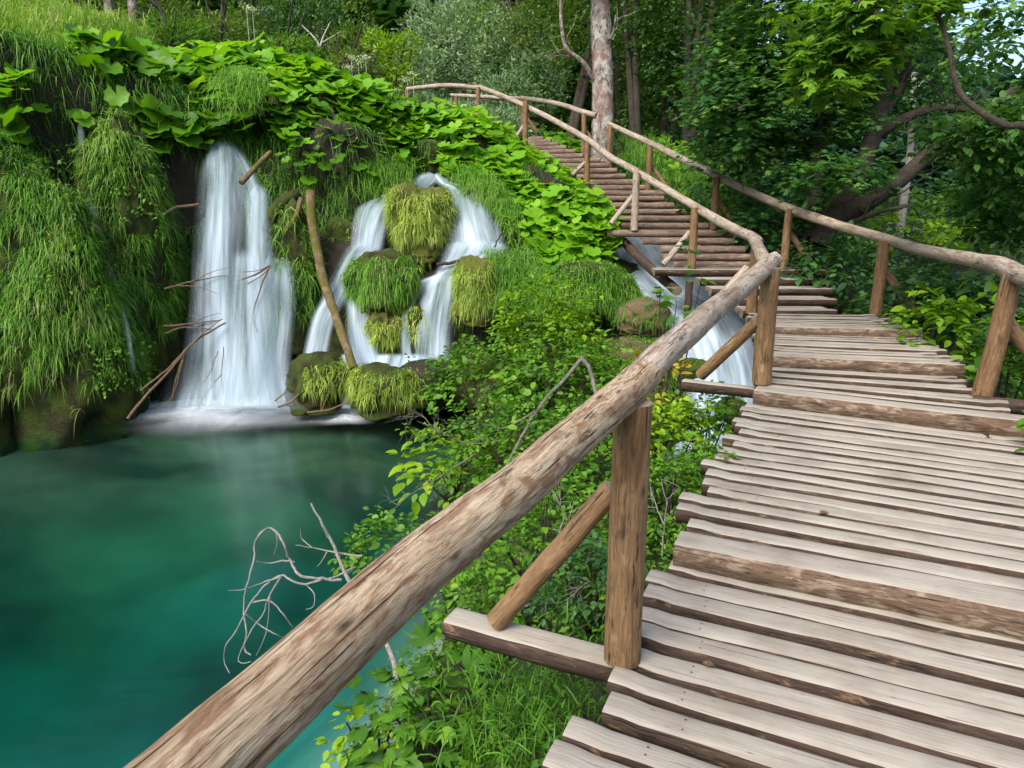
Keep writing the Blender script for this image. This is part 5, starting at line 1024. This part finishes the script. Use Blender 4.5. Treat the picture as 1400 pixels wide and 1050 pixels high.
# grey willows across the upper lake
def soft_bush(name, label, parts, mat, n, size, group=None, cat='tree', narrow=.5, bark='bark_tree', base=None):
    c0 = W(*parts[0][:3]); root = thing(name, label, cat, group, loc=(c0[0], c0[1], float(hterr(c0[0], c0[1]))))
    mb = MB(); tv = T_SIMPLE[0]*A(narrow, 1, 1)
    for (px, py, d, rx, ry, dep) in parts:
        c = W(px, py, d); s = d/FPX; m = int(n*rx*ry/6000); dd = randdir(m); r = rng.uniform(.35, 1, len(dd))**.4*(1+.22*fbm(dd, 2.3, int(px))+.1*fbm(dd, 6, int(py)))
        P = c+dd*A(rx*s, dep, ry*s)*r[:, None]
        place(mb, tv, T_SIMPLE[1], P, dd*A(1, 1, .6)+rng.normal(0, .6, dd.shape)+UP*.4, UP*.6+dd*.5+rng.normal(0, .4, dd.shape), size*rng.uniform(.6, 1.2, len(P)), np.clip(.5+.3*fbm(P, .5, 4)+rng.normal(0, .15, len(P)), 0, 1))
    put(mb.build('crown', M[mat]), root)
    mb = MB(); b = np.array(root.location)
    for i in range(6):
        e = c0+randdir(1, 0)[0]*A(1, .5, 1.4); tube(mb, smoothline([b+rng.normal(0, .1, 3), (b+e)/2+rng.normal(0, .3, 3), e], 10), np.linspace(.1, .02, 10), 6, 0, 0, None)
    put(mb.build('trunk', M[bark]), root)
soft_bush('willow_tree', 'pale grey-green rounded willow behind the top railing', [(610, 75, 29, 58, 70, 2.0), (575, 110, 28, 38, 45, 1.4), (645, 45, 30, 50, 55, 2)], 'willow', 9000, .24)
soft_bush('willow_tree', 'grey willow with darker shaded side nearer the lichen trunk', [(700, 85, 28, 60, 65, 2.0), (735, 120, 27, 40, 45, 1.5), (690, 140, 26, 50, 35, 1.4)], 'willow', 7000, .24)
soft_bush('willow_shrub', 'low silvery willow scrub under the level top rails', [(610, 165, 24, 60, 30, 1.2), (670, 175, 23, 60, 26, 1.2), (560, 150, 25, 40, 30, 1.2)], 'willow', 8000, .2, cat='shrub')
soft_bush('young_tree', 'yellow-green young tree above the butterbur at the start of the top rail', [(535, 80, 22, 26, 30, .8), (515, 60, 22, 18, 16, .6), (560, 60, 22, 15, 14, .5), (548, 110, 22, 24, 20, .8)], 'shrub_bright', 5000, .2)
soft_bush('forest_tree', 'round mid-green tree beside the yellow-green young tree', [(490, 70, 26, 40, 34, 1.5), (470, 40, 30, 40, 36, 1.6)], 'forest_yellow', 6000, .26)
soft_bush('forest_tree', 'dark tree on the lake shore behind the bare white dead tree', [(420, 40, 27, 60, 50, 1.8), (370, 55, 26, 50, 35, 1.6)], 'forest', 6000, .28)
soft_bush('flowering_shrub', 'loose shrub with pink-white flower heads above the butterbur belt', [(335, 45, 21, 30, 32, .9), (290, 60, 21, 40, 22, 1.0)], 'forest_yellow', 5000, .2, cat='shrub')
tree('dead_tree', 'small bare white dead tree above the butterbur belt', [([(438, 82, 20), (437, 66, 20), (430, 52, 20), (410, 32, 20)], .05, .012), ([(437, 66, 20), (443, 48, 20), (452, 30, 20)], .035, .01), ([(441, 58, 20), (455, 50, 20), (464, 44, 20)], .025, .008)], None, 'forest', 'bark_pale', nb=2, bl=.3, br=.008)
tree('birch_tree', 'pair of pale birch stems rising behind the meadow knoll', [([(160, 60, 19), (152, 30, 19), (147, -10, 19), (144, -90, 19)], .13, .09), ([(183, 62, 19), (182, 30, 19), (180, -10, 19), (178, -90, 19)], .12, .09), ([(192, 45, 19), (205, 15, 19), (214, -10, 19)], .04, .02)],
     [(150, -70, 19, 90, 40, 1.5, 130), (215, -20, 20, 50, 30, 1, 60)], 'forest_yellow', 'bark_lichen', 9, .5, .14, nb=3, bl=.7)
GK = 'shrubs behind the butterbur belt'
for px, py, d, rx, ry, mt, lab in ((130, 50, 17.5, 40, 26, 'forest_yellow', 'pale green bush at the foot of the birch stems'), (235, 55, 18, 50, 28, 'shrub_mid', 'mid-green bush right of the birch stems behind the belt of leaves'), (300, 50, 19, 42, 26, 'forest_yellow', 'light bush beside the flowering shrub'), (395, 75, 19, 42, 26, 'shrub_mid', 'bush at the foot of the bare white dead tree'), (480, 95, 19, 36, 22, 'forest_yellow', 'small bush below the yellow-green young tree')):
    soft_bush('leafy_shrub', lab, [(px, py, d, rx, ry, .8), (px+rx*.6, py+6, d+.6, rx*.7, ry*.8, .6)], mt, 7000, .17, GK, 'shrub')
soft_bush('forest_tree', 'light green tree behind the pair of birch stems', [(210, 30, 24, 60, 40, 1.5), (130, 5, 24, 60, 40, 1.5), (250, 60, 23, 50, 25, 1.2)], 'forest_yellow', 6000, .24)
# umbels by the young tree
mb = MB()
for px, py in ((345, 14), (337, 10), (480, 78), (490, 84), (478, 92), (565, 100), (557, 108), (500, 78)):
    c = W(px, py, 18); n = 60; P = c+rng.normal(0, 1, (n, 3))*A(.09, .09, .03); place(mb, T_SIMPLE[0], T_SIMPLE[1], P, rng.normal(0, 1, (n, 3)), UP+rng.normal(0, .3, (n, 3)), .05, rng.uniform(0, 1, n))
    tube(mb, np.linspace(c, c-A(0, 0, 1.1), 6), .008, 5, 0, 0, None)
o = mb.build('white_flowers', M['flower']); tag(o, 'white umbel flowers above the butterbur belt', 'flowers', kind='stuff')
# wooded hillside: individual trees sharing three crowns
def hill_tree(mat, seed, conic):
    r_ = np.random.default_rng(seed); n = 3000; H = 10.0
    t = r_.uniform(.12, 1, n); rad = (2.2*(1-t)+.15 if conic else 3.0*np.sin(np.clip(t, .05, 1)*np.pi*.93)**.6)*r_.uniform(.55, 1.05, n); th = r_.uniform(0, 6.28, n)
    lump_ = 1+.25*fbm(np.stack([np.cos(th), np.sin(th), t*3], -1), 2.0, seed); rad = rad*lump_
    P = np.stack([rad*np.cos(th), rad*np.sin(th), t*H], 1); d = np.stack([np.cos(th), np.sin(th), (-.35 if conic else .2)+0*th], 1)+r_.normal(0, .4, (n, 3))
    mb = MB(); place(mb, T_SIMPLE[0]*A(1.3, 1, 1), T_SIMPLE[1], P, d, UP+.5*d+r_.normal(0, .3, (n, 3)), .75*r_.uniform(.6, 1.2, n), np.clip(.4+.3*fbm(P, .5, seed)+r_.normal(0, .15, n), 0, 1))
    crown = mb.mesh('crown', [M[mat]]); mb = MB(); tube(mb, np.linspace(A(0, 0, -.6), A(0, 0, 7), 8), np.linspace(.22, .08, 8), 7, 0, 0, None); return crown, mb.mesh('trunk', [M['bark_tree']])
kinds = [(hill_tree('forest', 1, True), 'dark conical tree of the wooded hillside beyond the falls'), (hill_tree('forest', 2, False), 'dark rounded tree of the wooded hillside beyond the falls'), (hill_tree('forest_yellow', 3, False), 'lighter green tree of the wooded hillside beyond the falls'), (hill_tree('distant', 4, False), 'haze-tinted distant tree on the far slope seen through the gaps')]
cnt = 0
hr = np.random.default_rng(21)
for ring, (r0, nn) in enumerate([(34, 20), (40, 22), (47, 24), (55, 26), (64, 28), (75, 30), (88, 32)]):
    for i in range(nn):
        ang = -.72+1.6*(i+hr.uniform(-.3, .3))/nn; rr = r0*hr.uniform(.94, 1.06)
        x, y = rr*math.sin(ang), rr*math.cos(ang)+6
        far = ang > .33 or ring > 5
        if ang > .33 and ring < 4: continue
        kk = 3 if far else int(hr.choice([0, 1, 1, 2]))
        (cm, tm), lab = kinds[kk]; sc_ = hr.uniform(.75, 1.25)*(1+.1*ring*.5)
        root = thing('hillside_tree', lab, 'tree', 'trees of the wooded hillside', loc=(x, y, float(hterr(np.array(x), np.array(y)))))
        root.rotation_euler = (0, 0, hr.uniform(0, 6.28)); root.scale = (sc_*hr.uniform(.9, 1.2), sc_, sc_*hr.uniform(.85, 1.2))
        for nm, me in (('crown', cm), ('trunk', tm)):
            o = bpy.data.objects.new(nm, me); C.objects.link(o); o.parent = root
# ================================================================== CAMERA AND LIGHT
cam = bpy.data.cameras.new('camera'); co = bpy.data.objects.new('camera', cam); C.objects.link(co)
cam.sensor_width = 36; cam.lens = 36*FPX/1400; cam.clip_start = .05; cam.clip_end = 600
co.location = (0, 0, CAMZ); co.rotation_euler = (R(90-PITCH), 0, 0)
bpy.context.scene.camera = co
sd_ = nrm(A(-.42, -.55, .76))
sun = bpy.data.lights.new('sun', 'SUN'); so = bpy.data.objects.new('sun', sun); C.objects.link(so)
sun.energy = SUN_E if 'SUN_E' in globals() else 2.3; sun.angle = R(35); sun.color = (1, .975, .93)
so.rotation_euler = Vector(sd_).to_track_quat('Z', 'Y').to_euler()
w = bpy.data.worlds.new('World'); bpy.context.scene.world = w; w.use_nodes = True
nt = w.node_tree; bg = nt.nodes['Background']; sk = nt.nodes.new('ShaderNodeTexSky'); sk.sky_type = 'NISHITA'; sk.sun_disc = False
sk.sun_elevation = math.asin(sd_[2]); sk.sun_rotation = math.atan2(sd_[0], sd_[1]); sk.air_density = 1.0; sk.dust_density = 3.0; sk.ozone_density = .6
nt.links.new(sk.outputs[0], bg.inputs[0]); bg.inputs[1].default_value = .15
sc = bpy.context.scene
sc.view_settings.view_transform = 'Standard'; sc.view_settings.look = 'None'; sc.view_settings.exposure = 1.05; sc.view_settings.gamma = 1
cy = sc.cycles
cy.max_bounces = 8; cy.diffuse_bounces = 3; cy.glossy_bounces = 2; cy.transmission_bounces = 3; cy.transparent_max_bounces = 16; cy.volume_bounces = 0
cy.caustics_reflective = False; cy.caustics_refractive = False; cy.sample_clamp_indirect = 6
